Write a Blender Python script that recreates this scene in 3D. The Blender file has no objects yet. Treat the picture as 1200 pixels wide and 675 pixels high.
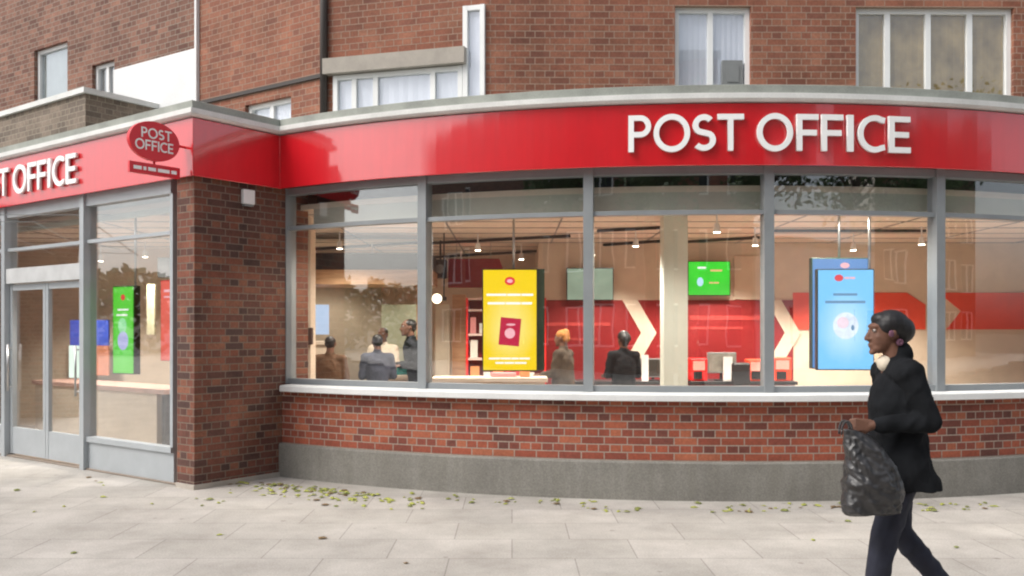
import bpy, bmesh, math, random
from mathutils import Vector, Matrix, noise
random.seed(7)
PI = math.pi
F, CX, HY, CH = 1080.0, 600.0, 386.0, 1.64      # focal length and horizon in picture units, camera height
scene = bpy.context.scene
COL = scene.collection

# ------------------------------------------------------------------ objects
def tag(o, label=None, cat=None, group=None, kind=None):
    if label: o['label'] = label
    if cat: o['category'] = cat
    if group: o['group'] = group
    if kind: o['kind'] = kind
    return o

def empty(name, loc=(0, 0, 0), rz=0.0, **kw):
    o = bpy.data.objects.new(name, None)
    o.empty_display_size = .2
    COL.objects.link(o); o.location = loc; o.rotation_euler = (0, 0, rz)
    return tag(o, **kw)

class MB:
    def __init__(s): s.v = []; s.f = []; s.uv = []
    def face(s, pts, uvs=None):
        b = len(s.v); s.v += [tuple(p) for p in pts]
        s.f.append(tuple(range(b, b + len(pts)))); s.uv.append(uvs)
    def mesh(s, v, f):
        b = len(s.v); s.v += [tuple(p) for p in v]
        for q in f: s.f.append(tuple(i + b for i in q)); s.uv.append(None)
    def hexa(s, c):      # 8 corners: bottom 4 (ccw), top 4
        s.mesh(c, [(0, 3, 2, 1), (4, 5, 6, 7), (0, 1, 5, 4), (1, 2, 6, 5), (2, 3, 7, 6), (3, 0, 4, 7)])
    def box(s, x0, x1, y0, y1, z0, z1):
        s.hexa([(x0, y0, z0), (x1, y0, z0), (x1, y1, z0), (x0, y1, z0), (x0, y0, z1), (x1, y0, z1), (x1, y1, z1), (x0, y1, z1)])
    def prism(s, poly, z0, z1):
        n = len(poly); b = [(p[0], p[1], z0) for p in poly]; t = [(p[0], p[1], z1) for p in poly]
        s.mesh(b + t, [tuple(range(n))[::-1], tuple(range(n, 2 * n))] + [(i, (i + 1) % n, n + (i + 1) % n, n + i) for i in range(n)])
    def cyl(s, p0, p1, r0, r1=None, n=12, caps=True):
        p0 = Vector(p0); p1 = Vector(p1); r1 = r0 if r1 is None else r1
        d = (p1 - p0).normalized(); a = d.orthogonal().normalized(); c = d.cross(a)
        v = [p + (a * math.cos(2 * PI * i / n) + c * math.sin(2 * PI * i / n)) * r for p, r in ((p0, r0), (p1, r1)) for i in range(n)]
        f = [(i, (i + 1) % n, n + (i + 1) % n, n + i) for i in range(n)]
        if caps: f += [tuple(range(n))[::-1], tuple(range(n, 2 * n))]
        s.mesh(v, f)
    def ell(s, c, r, rot=None, nu=16, nv=10):
        c = Vector(c); v = []; f = []
        for j in range(1, nv):
            ph = PI * j / nv
            for i in range(nu):
                th = 2 * PI * i / nu
                p = Vector((r[0] * math.sin(ph) * math.cos(th), r[1] * math.sin(ph) * math.sin(th), r[2] * math.cos(ph)))
                if rot: p = rot @ p
                v.append(c + p)
        t = Vector((0, 0, r[2])); bt = Vector((0, 0, -r[2]))
        if rot: t = rot @ t; bt = rot @ bt
        v += [c + t, c + bt]; T = len(v) - 2; B = T + 1
        for i in range(nu):
            k = (i + 1) % nu
            f.append((T, i, k)); f.append((B, (nv - 2) * nu + k, (nv - 2) * nu + i))
            for j in range(nv - 2): f.append((j * nu + i, (j + 1) * nu + i, (j + 1) * nu + k, j * nu + k))
        s.mesh(v, f)
    def cap(s, p0, r0, p1, r1, n=14):     # tapered capsule
        s.ell(p0, (r0,) * 3, nu=n, nv=8); s.ell(p1, (r1,) * 3, nu=n, nv=8)
        if (Vector(p1) - Vector(p0)).length > 1e-5: s.cyl(p0, p1, r0, r1, n)
    def loft(s, rings, n=24):             # rings: (cx, cy, z, rx, ry), closed both ends
        v = []; f = []
        for (x, y, z, rx, ry) in rings:
            for i in range(n):
                a = 2 * PI * i / n; v.append((x + rx * math.cos(a), y + ry * math.sin(a), z))
        m = len(rings)
        for j in range(m - 1):
            for i in range(n):
                k = (i + 1) % n; f.append((j * n + i, j * n + k, (j + 1) * n + k, (j + 1) * n + i))
        f += [tuple(range(n))[::-1], tuple(range((m - 1) * n, m * n))]
        s.mesh(v, f)
    def data(s, name, smooth=False):
        me = bpy.data.meshes.new(name); me.from_pydata(s.v, [], s.f)
        uvl = me.uv_layers.new(name='UVMap')
        for p in me.polygons:
            u = s.uv[p.index]
            if u:
                for k, li in enumerate(p.loop_indices): uvl.data[li].uv = u[k]
            else:
                n = p.normal; ax = (n.y, -n.x)
                l = math.hypot(*ax)
                for li, vi in zip(p.loop_indices, p.vertices):
                    co = me.vertices[vi].co
                    if abs(n.z) > .8 or l < 1e-5: uvl.data[li].uv = (co.x, co.y)
                    else: uvl.data[li].uv = ((co.x * -ax[0] + co.y * -ax[1]) / l, co.z)
        bm = bmesh.new(); bm.from_mesh(me); bmesh.ops.remove_doubles(bm, verts=bm.verts, dist=1e-5)
        bmesh.ops.recalc_face_normals(bm, faces=bm.faces); bm.to_mesh(me); bm.free()
        if smooth:
            for p in me.polygons: p.use_smooth = True
        return me
    def build(s, name, mat, parent=None, smooth=False, bevel=0.0, **kw):
        me = s.data(name, smooth); me.materials.append(mat)
        o = bpy.data.objects.new(name, me); COL.objects.link(o)
        if parent:
            o.parent = parent
            if not s.__dict__.get('local'):      # mesh is in world space
                root = parent; M = Matrix()
                chain = []
                while root: chain.append(root); root = root.parent
                for r in reversed(chain): M = M @ (Matrix.Translation(r.location) @ r.rotation_euler.to_matrix().to_4x4() @ Matrix.Diagonal((*r.scale, 1)))
                me.transform(M.inverted())
        if bevel:
            b = o.modifiers.new('bevel', 'BEVEL'); b.width = bevel; b.segments = 2; b.limit_method = 'ANGLE'
        return tag(o, **kw)

def miter(pts):
    n = []
    for i, p in enumerate(pts):
        ns = []
        for a, b in ((i - 1, i), (i, i + 1)):
            if a < 0 or b >= len(pts): continue
            d = (Vector(pts[b]) - Vector(pts[a])).normalized(); ns.append(Vector((d.y, -d.x)))
        m = sum(ns, Vector((0, 0))).normalized(); n.append(m / max(.3, m.dot(ns[0])))
    return n

def sweep(mb, pts, prof, u0=0.0, closed=True):     # profile (outward offset, z) swept along plan path (left to right)
    nr = miter(pts); L = [u0]
    for i in range(1, len(pts)): L.append(L[-1] + (Vector(pts[i]) - Vector(pts[i - 1])).length)
    def P(i, k): o, z = prof[k]; return (pts[i][0] + nr[i].x * o, pts[i][1] + nr[i].y * o, z)
    m = len(prof)
    for i in range(len(pts) - 1):
        for k in range(m if closed else m - 1):
            j = (k + 1) % m
            a, b = prof[k], prof[j]
            va, vb = (a[1], b[1]) if abs(a[1] - b[1]) > abs(a[0] - b[0]) else (a[0], b[0])
            mb.face([P(i, k), P(i + 1, k), P(i + 1, j), P(i, j)], [(L[i], va), (L[i + 1], va), (L[i + 1], vb), (L[i], vb)])
    if closed:
        for i in (0, len(pts) - 1): mb.face([P(i, k) for k in range(m)], [(prof[k][0], prof[k][1]) for k in range(m)])
def rect(o0, o1, z0, z1): return [(o0, z0), (o1, z0), (o1, z1), (o0, z1)]

class Facet:       # vertical plane with u along it (left to right), outward offset o
    def __init__(s, p0, p1):
        s.p = Vector(p0); d = Vector(p1) - s.p; s.len = d.length; s.d = d.normalized(); s.n = Vector((s.d.y, -s.d.x))
    def pt(s, u, z, o=0): q = s.p + s.d * u + s.n * o; return (q.x, q.y, z)
    def box(s, mb, u0, u1, z0, z1, o0, o1):
        mb.hexa([s.pt(u0, z0, o1), s.pt(u1, z0, o1), s.pt(u1, z0, o0), s.pt(u0, z0, o0), s.pt(u0, z1, o1), s.pt(u1, z1, o1), s.pt(u1, z1, o0), s.pt(u0, z1, o0)])
    def u_at(s, px, o=0):     # where the ray through picture column px meets the plane
        k = (px - CX) / F; q = s.p + s.n * o
        return (k * q.y - q.x) / (s.d.x - k * s.d.y)
    def z_at(s, px, y, o=0):
        q = s.pt(s.u_at(px, o), 0, o); return CH + (HY - y) / F * q[1]
    def wall(s, mb, u0, u1, z0, z1, holes, depth=.12, o=0, uoff=0):
        us = sorted({u0, u1, *[h[0] for h in holes], *[h[1] for h in holes]}); zs = sorted({z0, z1, *[h[2] for h in holes], *[h[3] for h in holes]})
        us = [u for u in us if u0 <= u <= u1]; zs = [z for z in zs if z0 <= z <= z1]
        for a, b in zip(us, us[1:]):
            for c, d in zip(zs, zs[1:]):
                if any(h[0] <= a and b <= h[1] and h[2] <= c and d <= h[3] for h in holes): continue
                mb.face([s.pt(a, c, o), s.pt(b, c, o), s.pt(b, d, o), s.pt(a, d, o)], [(a + uoff, c), (b + uoff, c), (b + uoff, d), (a + uoff, d)])
        for (a, b, c, d) in holes:
            for (q0, q1) in (((a, c), (b, c)), ((b, c), (b, d)), ((b, d), (a, d)), ((a, d), (a, c))):
                mb.face([s.pt(q0[0], q0[1], o), s.pt(q1[0], q1[1], o), s.pt(q1[0], q1[1], o - depth), s.pt(q0[0], q0[1], o - depth)],
                        [(q0[0], q0[1]), (q1[0], q1[1]), (q1[0] + .1, q1[1]), (q0[0] + .1, q0[1])])

def W(px, y, D): return Vector(((px - CX) / F * D, D, CH + (HY - y) / F * D))

# ------------------------------------------------------------------ materials
MATS = {}
def newmat(name):
    m = bpy.data.materials.new(name); m.use_nodes = True; nt = m.node_tree
    b = nt.nodes['Principled BSDF']; return m, nt, b
def lk(nt, a, b): nt.links.new(a, b)
def noise_n(nt, scale, detail=4, coord='Object', rough=.6, vec=None):
    n = nt.nodes.new('ShaderNodeTexNoise'); n.inputs['Scale'].default_value = scale; n.inputs['Detail'].default_value = detail; n.inputs['Roughness'].default_value = rough
    if vec is None:
        t = nt.nodes.new('ShaderNodeTexCoord'); vec = t.outputs[coord]
    lk(nt, vec, n.inputs['Vector']); return n
def ramp(nt, fac, stops):
    r = nt.nodes.new('ShaderNodeValToRGB'); e = r.color_ramp.elements
    while len(e) < len(stops): e.new(.5)
    for k, (p, c) in enumerate(stops): e[k].position = p; e[k].color = (*c, 1)
    lk(nt, fac, r.inputs['Fac']); return r
def mixc(nt, mode, fac, a, b):
    m = nt.nodes.new('ShaderNodeMix'); m.data_type = 'RGBA'; m.blend_type = mode
    for s_, val in ((m.inputs[0], fac), (m.inputs[6], a), (m.inputs[7], b)):
        if hasattr(val, 'links'): lk(nt, val, s_)
        elif isinstance(val, (int, float)): s_.default_value = val
        else: s_.default_value = (*val, 1)
    return m.outputs[2]
def bump(nt, b, h, dist=.005, st=.5):
    n = nt.nodes.new('ShaderNodeBump'); n.inputs['Distance'].default_value = dist; n.inputs['Strength'].default_value = st
    lk(nt, h, n.inputs['Height']); lk(nt, n.outputs[0], b.inputs['Normal']); return n
def mat(name, col, rough=.6, metal=0.0, var=.12, scale=4.0, coat=0.0, coat_ior=1.5, bmp=0.0, spec=.5, fine=0.0):
    m, nt, b = newmat(name)
    n = noise_n(nt, scale, 5)
    c0 = tuple(max(0, c * (1 - var)) for c in col); c1 = tuple(min(1, c * (1 + var)) for c in col)
    r = ramp(nt, n.outputs['Fac'], [(.3, c0), (.7, c1)])
    out = r.outputs[0]
    if fine:
        n2 = noise_n(nt, scale * 30, 3); r2 = ramp(nt, n2.outputs['Fac'], [(.35, (1 - fine,) * 3), (.65, (1, 1, 1))]); out = mixc(nt, 'MULTIPLY', 1.0, out, r2.outputs[0])
    lk(nt, out, b.inputs['Base Color'])
    b.inputs['Roughness'].default_value = rough; b.inputs['Metallic'].default_value = metal
    b.inputs['Specular IOR Level'].default_value = spec
    if coat: b.inputs['Coat Weight'].default_value = coat; b.inputs['Coat IOR'].default_value = coat_ior; b.inputs['Coat Roughness'].default_value = .06
    if bmp: bump(nt, b, noise_n(nt, scale * 20, 4).outputs['Fac'], bmp, .6)
    return m
def emat(name, col, st=1.0, var=0.05, scale=3.0):
    m, nt, b = newmat(name)
    n = noise_n(nt, scale, 2)
    r = ramp(nt, n.outputs['Fac'], [(.3, tuple(c * (1 - var) for c in col)), (.7, tuple(min(1, c * (1 + var)) for c in col))])
    b.inputs['Base Color'].default_value = (.02, .02, .02, 1); b.inputs['Roughness'].default_value = .25
    lk(nt, r.outputs[0], b.inputs['Emission Color']); b.inputs['Emission Strength'].default_value = st
    return m
def brick(name, stops, mortar, dirt=.35, bond=True):
    m, nt, b = newmat(name)
    uv = nt.nodes.new('ShaderNodeUVMap')
    br = nt.nodes.new('ShaderNodeTexBrick'); lk(nt, uv.outputs[0], br.inputs['Vector'])
    br.inputs['Scale'].default_value = 1; br.inputs['Brick Width'].default_value = .225; br.inputs['Row Height'].default_value = .075
    br.inputs['Mortar Size'].default_value = .0065; br.inputs['Mortar Smooth'].default_value = .25; br.inputs['Bias'].default_value = 0
    if bond: br.squash = .5; br.squash_frequency = 2
    br.inputs['Color1'].default_value = (0, 0, 0, 1); br.inputs['Color2'].default_value = (1, 1, 1, 1); br.inputs['Mortar'].default_value = (.5, .5, .5, 1)
    r = ramp(nt, br.outputs['Color'], stops)
    n1 = noise_n(nt, 38, 5); g1 = ramp(nt, n1.outputs['Fac'], [(.25, (.72, .72, .72)), (.7, (1.1, 1.1, 1.1))])
    c = mixc(nt, 'MULTIPLY', 1.0, r.outputs[0], g1.outputs[0])
    n2 = noise_n(nt, 1.7, 5); g2 = ramp(nt, n2.outputs['Fac'], [(.35, (1 - dirt,) * 3), (.65, (1.05, 1.05, 1.05))])
    c = mixc(nt, 'MULTIPLY', 1.0, c, g2.outputs[0])
    mt = mixc(nt, 'MULTIPLY', 1.0, mortar, g1.outputs[0])
    c = mixc(nt, 'MIX', br.outputs['Fac'], c, mt)
    lk(nt, c, b.inputs['Base Color']); b.inputs['Roughness'].default_value = .85
    inv = nt.nodes.new('ShaderNodeMath'); inv.operation = 'SUBTRACT'; inv.inputs[0].default_value = 1; lk(nt, br.outputs['Fac'], inv.inputs[1])
    ad = nt.nodes.new('ShaderNodeMath'); ad.operation = 'MULTIPLY_ADD'; lk(nt, n1.outputs['Fac'], ad.inputs[0]); ad.inputs[1].default_value = .35; lk(nt, inv.outputs[0], ad.inputs[2])
    bump(nt, b, ad.outputs[0], .008, .8)
    return m
M = {}
M['brick'] = brick('red_brick', [(0, (.15, .055, .042)), (.22, (.27, .07, .045)), (.7, (.38, .095, .05)), (1, (.45, .145, .075))], (.37, .29, .235), .32)
M['pier_brick'] = brick('shaded_brown_brick', [(0, (.085, .045, .038)), (.3, (.16, .06, .042)), (.7, (.24, .08, .048)), (1, (.29, .12, .07))], (.20, .15, .115), .4)  # same brick as the wall, its colour darkened for the pier's shade
M['upper_brick'] = brick('orange_brick', [(0, (.26, .10, .065)), (.4, (.33, .12, .07)), (1, (.39, .165, .10))], (.34, .23, .17), .4)
M['far_brick'] = brick('dull_brick', [(0, (.16, .07, .05)), (1, (.33, .16, .11))], (.3, .25, .2), .3)
M['tan_brick'] = brick('grey_brown_brick', [(0, (.21, .165, .13)), (.5, (.28, .22, .17)), (1, (.33, .26, .20))], (.34, .29, .23), .35)
M['red'] = mat('red_sign_panel', (.63, .0085, .02), .32, var=.05, coat=1, coat_ior=1.75)
def red_panel():
    m = mat('red_sign_panel', (.66, .006, .015), .32, var=.04, coat=1, coat_ior=1.9); nt = m.node_tree; b = nt.nodes['Principled BSDF']
    uv = nt.nodes.new('ShaderNodeUVMap'); mp = nt.nodes.new('ShaderNodeMapping'); mp.inputs['Scale'].default_value = (9, .8, 1); lk(nt, uv.outputs[0], mp.inputs[0])
    n = noise_n(nt, 1.5, 5, vec=mp.outputs[0]); r = ramp(nt, n.outputs['Fac'], [(.35, (.94, .94, .94)), (.62, (1, 1, 1))])
    old = b.inputs['Base Color'].links[0].from_socket; lk(nt, mixc(nt, 'MULTIPLY', 1, old, r.outputs[0]), b.inputs['Base Color'])
    r2 = ramp(nt, n.outputs['Fac'], [(.3, (.09,) * 3), (.7, (.05,) * 3)]); lk(nt, r2.outputs[0], b.inputs['Coat Roughness'])
    bump(nt, b, noise_n(nt, .9, 2).outputs['Fac'], .012, .25); b.inputs['Normal'].links and lk(nt, b.inputs['Normal'].links[0].from_socket, b.inputs['Coat Normal'])
    return m
M['red'] = red_panel()
M['red2'] = mat('deep_red_sign_panel', (.68, .006, .018), .4, var=.05, coat=.3)
M['white_letter'] = mat('white_letter_face', (.93, .93, .92), .4, var=.03)
M['alu'] = mat('grey_window_frame_paint', (.27, .29, .30), .4, .1, var=.08)
M['alu_light'] = mat('pale_grey_panel_paint', (.40, .43, .45), .4, .1, var=.06)
M['sill'] = mat('white_sill_paint', (.76, .77, .76), .45, var=.07, scale=3, fine=.08)
M['cornice'] = mat('white_gutter_paint', (.74, .745, .72), .5, var=.12, scale=2.5, fine=.1)
M['capping'] = mat('lichened_lead_capping', (.37, .39, .35), .6, var=.22, scale=3, fine=.15)
M['plinth'] = None
M['cream'] = mat('cream_wall_paint', (.72, .60, .47), .7, var=.07)
M['ceil'] = mat('ceiling_panels', (.74, .64, .53), .7, var=.05)
M['grey_green'] = mat('grey_green_dim_ceiling', (.50, .51, .44), .7, var=.06)  # greenish tone painted for the less lit ceiling near the glass
M['painted_shade'] = mat('black_painted_shade', (.012, .012, .012), .8)
M['col'] = mat('off_white_column_paint', (.70, .74, .66), .6, var=.04)
M['wood'] = None
M['intred'] = mat('dark_red_wall_panel', (.27, .010, .012), .5, var=.08)
M['orange_red'] = mat('orange_red_wall_band', (.85, .075, .03), .5, var=.06)
M['floor'] = mat('brown_vinyl_floor', (.30, .245, .20), .4, var=.1)
M['black'] = mat('black_plastic', (.018, .018, .02), .4, var=.2)
M['grey_plastic'] = mat('grey_plastic', (.22, .23, .23), .5, var=.1)
M['whitep'] = mat('white_paint', (.78, .78, .77), .5, var=.05)
M['upvc'] = mat('white_window_frame', (.84, .85, .84), .4, var=.04)
M['render'] = mat('white_painted_render', (.78, .79, .79), .7, var=.06, scale=1.5, fine=.06)
M['blind'] = mat('pale_window_blind', (.84, .85, .90), .8, var=.03, scale=2)
M['conc'] = mat('beige_concrete', (.42, .38, .33), .8, var=.15, fine=.12)
M['dark_pipe'] = mat('brown_black_downpipe', (.06, .05, .045), .6)
M['curtain'] = mat('mustard_brown_curtain', (.46, .33, .15), .85, var=.3, scale=3)
M['redp'] = mat('bright_red_plastic', (.75, .02, .02), .4)
M['steel'] = mat('brushed_steel', (.5, .5, .5), .3, .9, var=.05)

def plinth_mat():
    m, nt, b = newmat('weathered_grey_render')
    n = noise_n(nt, 2.2, 7, rough=.7); r = ramp(nt, n.outputs['Fac'], [(.28, (.205, .195, .175)), (.5, (.25, .24, .215)), (.75, (.295, .285, .255))])
    n2 = noise_n(nt, 60, 3); r2 = ramp(nt, n2.outputs['Fac'], [(.3, (.75, .75, .75)), (.7, (1.08, 1.08, 1.08))])
    uv = nt.nodes.new('ShaderNodeUVMap'); mp = nt.nodes.new('ShaderNodeMapping'); mp.inputs['Scale'].default_value = (5, .6, 1); lk(nt, uv.outputs[0], mp.inputs[0])
    n3 = noise_n(nt, 2, 4, vec=mp.outputs[0]); r3 = ramp(nt, n3.outputs['Fac'], [(.35, (.88, .87, .85)), (.65, (1, 1, 1))])
    c = mixc(nt, 'MULTIPLY', 1, mixc(nt, 'MULTIPLY', 1, r.outputs[0], r2.outputs[0]), r3.outputs[0])
    lk(nt, c, b.inputs['Base Color']); b.inputs['Roughness'].default_value = .9; bump(nt, b, n2.outputs['Fac'], .004, .6); return m
M['plinth'] = plinth_mat()
def wood_mat():
    m, nt, b = newmat('light_oak_veneer')
    t = nt.nodes.new('ShaderNodeTexCoord'); mp = nt.nodes.new('ShaderNodeMapping'); mp.inputs['Scale'].default_value = (1.5, 1.5, 14); lk(nt, t.outputs['Object'], mp.inputs[0])
    n = noise_n(nt, 2, 5, vec=mp.outputs[0]); r = ramp(nt, n.outputs['Fac'], [(.3, (.36, .19, .09)), (.7, (.58, .36, .20))])
    lk(nt, r.outputs[0], b.inputs['Base Color']); b.inputs['Roughness'].default_value = .5; return m
M['wood'] = wood_mat()
def glass_mat(name, tint, k=1.7):
    m = bpy.data.materials.new(name); m.use_nodes = True; nt = m.node_tree; nt.nodes.clear()
    o = nt.nodes.new('ShaderNodeOutputMaterial'); tr = nt.nodes.new('ShaderNodeBsdfTransparent'); tr.inputs[0].default_value = (*tint, 1)
    g = nt.nodes.new('ShaderNodeBsdfGlossy'); g.inputs['Roughness'].default_value = .012; g.inputs[0].default_value = (.95, .97, 1, 1)
    ge = nt.nodes.new('ShaderNodeNewGeometry'); dt = nt.nodes.new('ShaderNodeVectorMath'); dt.operation = 'DOT_PRODUCT'; lk(nt, ge.outputs['Incoming'], dt.inputs[0]); lk(nt, ge.outputs['Normal'], dt.inputs[1])
    def mth(op, a, b=None, clamp=False):
        q = nt.nodes.new('ShaderNodeMath'); q.operation = op; q.use_clamp = clamp
        for i_, v_ in enumerate((a, b)):
            if v_ is None: continue
            if hasattr(v_, 'links'): lk(nt, v_, q.inputs[i_])
            else: q.inputs[i_].default_value = v_
        return q.outputs[0]
    ab = mth('ABSOLUTE', dt.outputs['Value']); sch = mth('POWER', mth('SUBTRACT', 1.0, ab, True), 5.0)
    class ma: outputs = [mth('MULTIPLY', mth('ADD', mth('MULTIPLY', sch, .96), .04), k, True)]      # Schlick reflectance of a pane
    n = noise_n(nt, .9, 2); bp = nt.nodes.new('ShaderNodeBump'); bp.inputs['Distance'].default_value = .006; bp.inputs['Strength'].default_value = .35
    lk(nt, n.outputs['Fac'], bp.inputs['Height']); lk(nt, bp.outputs[0], g.inputs['Normal'])
    mx = nt.nodes.new('ShaderNodeMixShader'); lk(nt, ma.outputs[0], mx.inputs[0]); lk(nt, tr.outputs[0], mx.inputs[1]); lk(nt, g.outputs[0], mx.inputs[2]); lk(nt, mx.outputs[0], o.inputs[0])
    return m
M['glass'] = glass_mat('shop_window_glass', (.98, .99, .985), 3.1)
M['glass2'] = glass_mat('flat_window_glass', (.96, .97, .98), 2.4)
M['frost'] = mat('pale_green_glazed_panel', (.46, .50, .36), .3, var=.08)
def pave_mat():
    m, nt, b = newmat('pale_pavement_slabs')
    t = nt.nodes.new('ShaderNodeTexCoord')
    br = nt.nodes.new('ShaderNodeTexBrick'); lk(nt, t.outputs['Object'], br.inputs['Vector']); br.inputs['Scale'].default_value = 1
    br.inputs['Brick Width'].default_value = .9; br.inputs['Row Height'].default_value = .6; br.inputs['Mortar Size'].default_value = .006; br.inputs['Mortar Smooth'].default_value = .5
    br.inputs['Color1'].default_value = (.42, .40, .37, 1); br.inputs['Color2'].default_value = (.48, .455, .425, 1); br.inputs['Mortar'].default_value = (.29, .27, .25, 1)
    n = noise_n(nt, 1.3, 6, rough=.7); r = ramp(nt, n.outputs['Fac'], [(.3, (.74, .725, .70)), (.65, (1.1, 1.09, 1.07))])
    n2 = noise_n(nt, 70, 4); r2 = ramp(nt, n2.outputs['Fac'], [(.3, (.78, .78, .78)), (.65, (1.06, 1.06, 1.06))])
    c = mixc(nt, 'MULTIPLY', 1, mixc(nt, 'MULTIPLY', 1, br.outputs['Color'], r.outputs[0]), r2.outputs[0])
    vo = nt.nodes.new('ShaderNodeTexVoronoi'); vo.inputs['Scale'].default_value = 2.6; lk(nt, t.outputs['Object'], vo.inputs['Vector'])
    sp = ramp(nt, vo.outputs['Distance'], [(.05, (.6, .58, .56)), (.08, (1, 1, 1))]); c = mixc(nt, 'MULTIPLY', .7, c, sp.outputs[0])
    lk(nt, c, b.inputs['Base Color']); b.inputs['Roughness'].default_value = .85; bump(nt, b, n2.outputs['Fac'], .003, .5); return m
M['pave'] = pave_mat()
M['asphalt'] = mat('asphalt', (.055, .055, .057), .85, var=.2, fine=.3)
M['kerb'] = mat('granite_kerb', (.34, .33, .31), .8, var=.12, fine=.15)
M['line'] = mat('road_paint', (.7, .6, .12), .7)

# ------------------------------------------------------------------ plan of the shop front
C0 = Vector((-3.235, 9.34)); U = Vector((-.8025, .5968)).normalized(); V = Vector((.562, .827)).normalized()
ACX, ACY, R = 2.3, 17.55, 8.8
def arc_th(px, r=R):
    k = (px - CX) / F
    a = k * k + 1; b = -2 * (k * ACX + ACY); c = ACX ** 2 + ACY ** 2 - r * r
    y = (-b - math.sqrt(b * b - 4 * a * c)) / (2 * a)
    return math.atan2(k * y - ACX, ACY - y)
def arc_pt(th, r=R): return Vector((ACX + r * math.sin(th), ACY - r * math.cos(th)))
TH0, TH1 = arc_th(328), .80
K = arc_pt(TH0)
VK = (K - C0).normalized()
def arc(a, b, n=48): return [arc_pt(a + (b - a) * i / n) for i in range(n + 1)]
LEND = C0 + U * 9
full = [LEND, C0] + arc(TH0, TH1, 72)
ZB, ZT = 3.20, 3.79

shop = empty('post_office_building', (0, 10, 0), label='single storey curved brick shop with red fascia and big grey framed windows', cat='building')

# fascia
m = MB(); sweep(m, full, [(-.30, ZB + .03), (-.02, ZB + .03), (-.02, ZB), (0, ZB), (0, ZT), (-.30, ZT)])
fascia = m.build('fascia', M['red'], shop)
fb = fascia.modifiers.new('bevel', 'BEVEL'); fb.width = .006; fb.segments = 2; fb.limit_method = 'ANGLE'
m = MB(); sweep(m, full, [(-.12, ZT), (.035, ZT + .012), (.06, ZT + .035), (.06, ZT + .085), (.035, ZT + .09), (-.12, ZT + .09)])
m.build('gutter', M['cornice'], shop)
m = MB(); sweep(m, full, [(-.4, ZT + .092), (.02, ZT + .092), (.028, ZT + .165), (.0, ZT + .175), (-.4, ZT + .18)])
m.build('roof_capping', M['capping'], shop)
# flat roof and soffit
m = MB(); back = [(9.5, 17), (9.5, 26), (-12, 26), (-12, 17)]
outl = [Vector(p) for p in full]; nr = miter(outl)
m.prism([p + n_ * -.35 for p, n_ in zip(outl, nr)] + [Vector(p) for p in back], ZT - .05, ZT + .12)
m.build('flat_roof', M['capping'], shop)

# curved brickwork
ap = arc(arc_th(322), TH1, 72)
m = MB(); sweep(m, ap, rect(-.34, -.08, .37, .95)); m.build('brick_wall', M['brick'], shop)
m = MB(); sweep(m, ap, [(-.34, -.05), (-.03, -.05), (-.03, .355), (-.045, .37), (-.34, .37)]); m.build('plinth', M['plinth'], shop)
m = MB(); sweep(m, arc(arc_th(330), TH1, 72), [(-.26, .952), (.02, .952), (.03, .958), (.03, 1.012), (.018, 1.022), (-.26, 1.035)]); m.build('window_sill', M['sill'], shop)
# brick pier
P0 = None
cn = miter([LEND, C0, K])[1]
P0 = C0 + cn * -.055
P1 = P0 + U * .30; P2 = P1 + V * 1.5; P3 = P0 + VK * 1.5
m = MB(); path = [P1 + U * 0, P0, P3]
sweep(m, [P2, P1], rect(-.02, 0, -.05, ZB + .1)); m2 = MB()
m = MB()
pts = [P1, P0, P3, P2]; L = 0
for a, b in zip(pts, pts[1:] + pts[:1]):
    l = (b - a).length
    m.face([(a.x, a.y, -.05), (b.x, b.y, -.05), (b.x, b.y, ZB + .04), (a.x, a.y, ZB + .04)], [(L, -.05), (L + l, -.05), (L + l, ZB + .04), (L, ZB + .04)]); L += l
m.build('brick_pier', M['pier_brick'], shop)
m = MB(); n2 = miter([P1, P0, P3])
m.prism([P1 + U * .0 + n2[0] * .02, P0 + n2[1] * .02, P3 + n2[2] * .02, P3, P0, P1], -.02, .05); m.build('pier_footing', M['conc'], shop)

# ---- curved window: one window per bay, frame with upper and lower pane
GO = -.20
edges = [arc_th(338, R + GO), arc_th(498, R + GO), arc_th(690, R + GO), arc_th(899, R + GO), arc_th(1097, R + GO)]
edges += [edges[-1] + (edges[-1] - edges[-2]), TH1 - .01]
ZS, ZTR = 1.03, 2.775
def arc_o(a, b, o, n=10): return [arc_pt(a + (b - a) * i / n, R + o) for i in range(n + 1)]
def radial_box(mb, th, w, z0, z1, o0, o1):
    c = arc_pt(th, R); t = Vector((math.cos(th), math.sin(th))); n_ = Vector((math.sin(th), -math.cos(th)))
    q = [c - t * w / 2 + n_ * o1, c + t * w / 2 + n_ * o1, c + t * w / 2 + n_ * o0, c - t * w / 2 + n_ * o0]
    mb.prism(q, z0, z1)
for i in range(len(edges) - 1):
    a, b = edges[i], edges[i + 1]
    w = .095; da = w / 2 / (R + GO)
    fr = MB()
    radial_box(fr, a, w, ZS, ZB + .02, GO - .07, GO + .075)
    if i == len(edges) - 2: radial_box(fr, b, w, ZS, ZB + .02, GO - .07, GO + .075)
    ia, ib = a + da, b - da
    for (z0, z1, e0, e1) in ((ZS, ZS + .06, -.05, .05), (ZTR - .022, ZTR + .022, -.045, .05), (ZB - .055, ZB + .02, -.05, .055)):
        sweep(fr, arc(ia, ib, 8), rect(GO + e0, GO + e1, z0, z1))
    wd = fr.build('window', M['alu'], shop)
    for z0, z1 in ((ZS + .055, ZTR - .02), (ZTR + .02, ZB - .05)):
        g = MB(); sweep(g, arc(ia, ib, 8), rect(GO - .004, GO + .004, z0, z1)); g.build('pane', M['glass'], wd, smooth=False)

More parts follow.
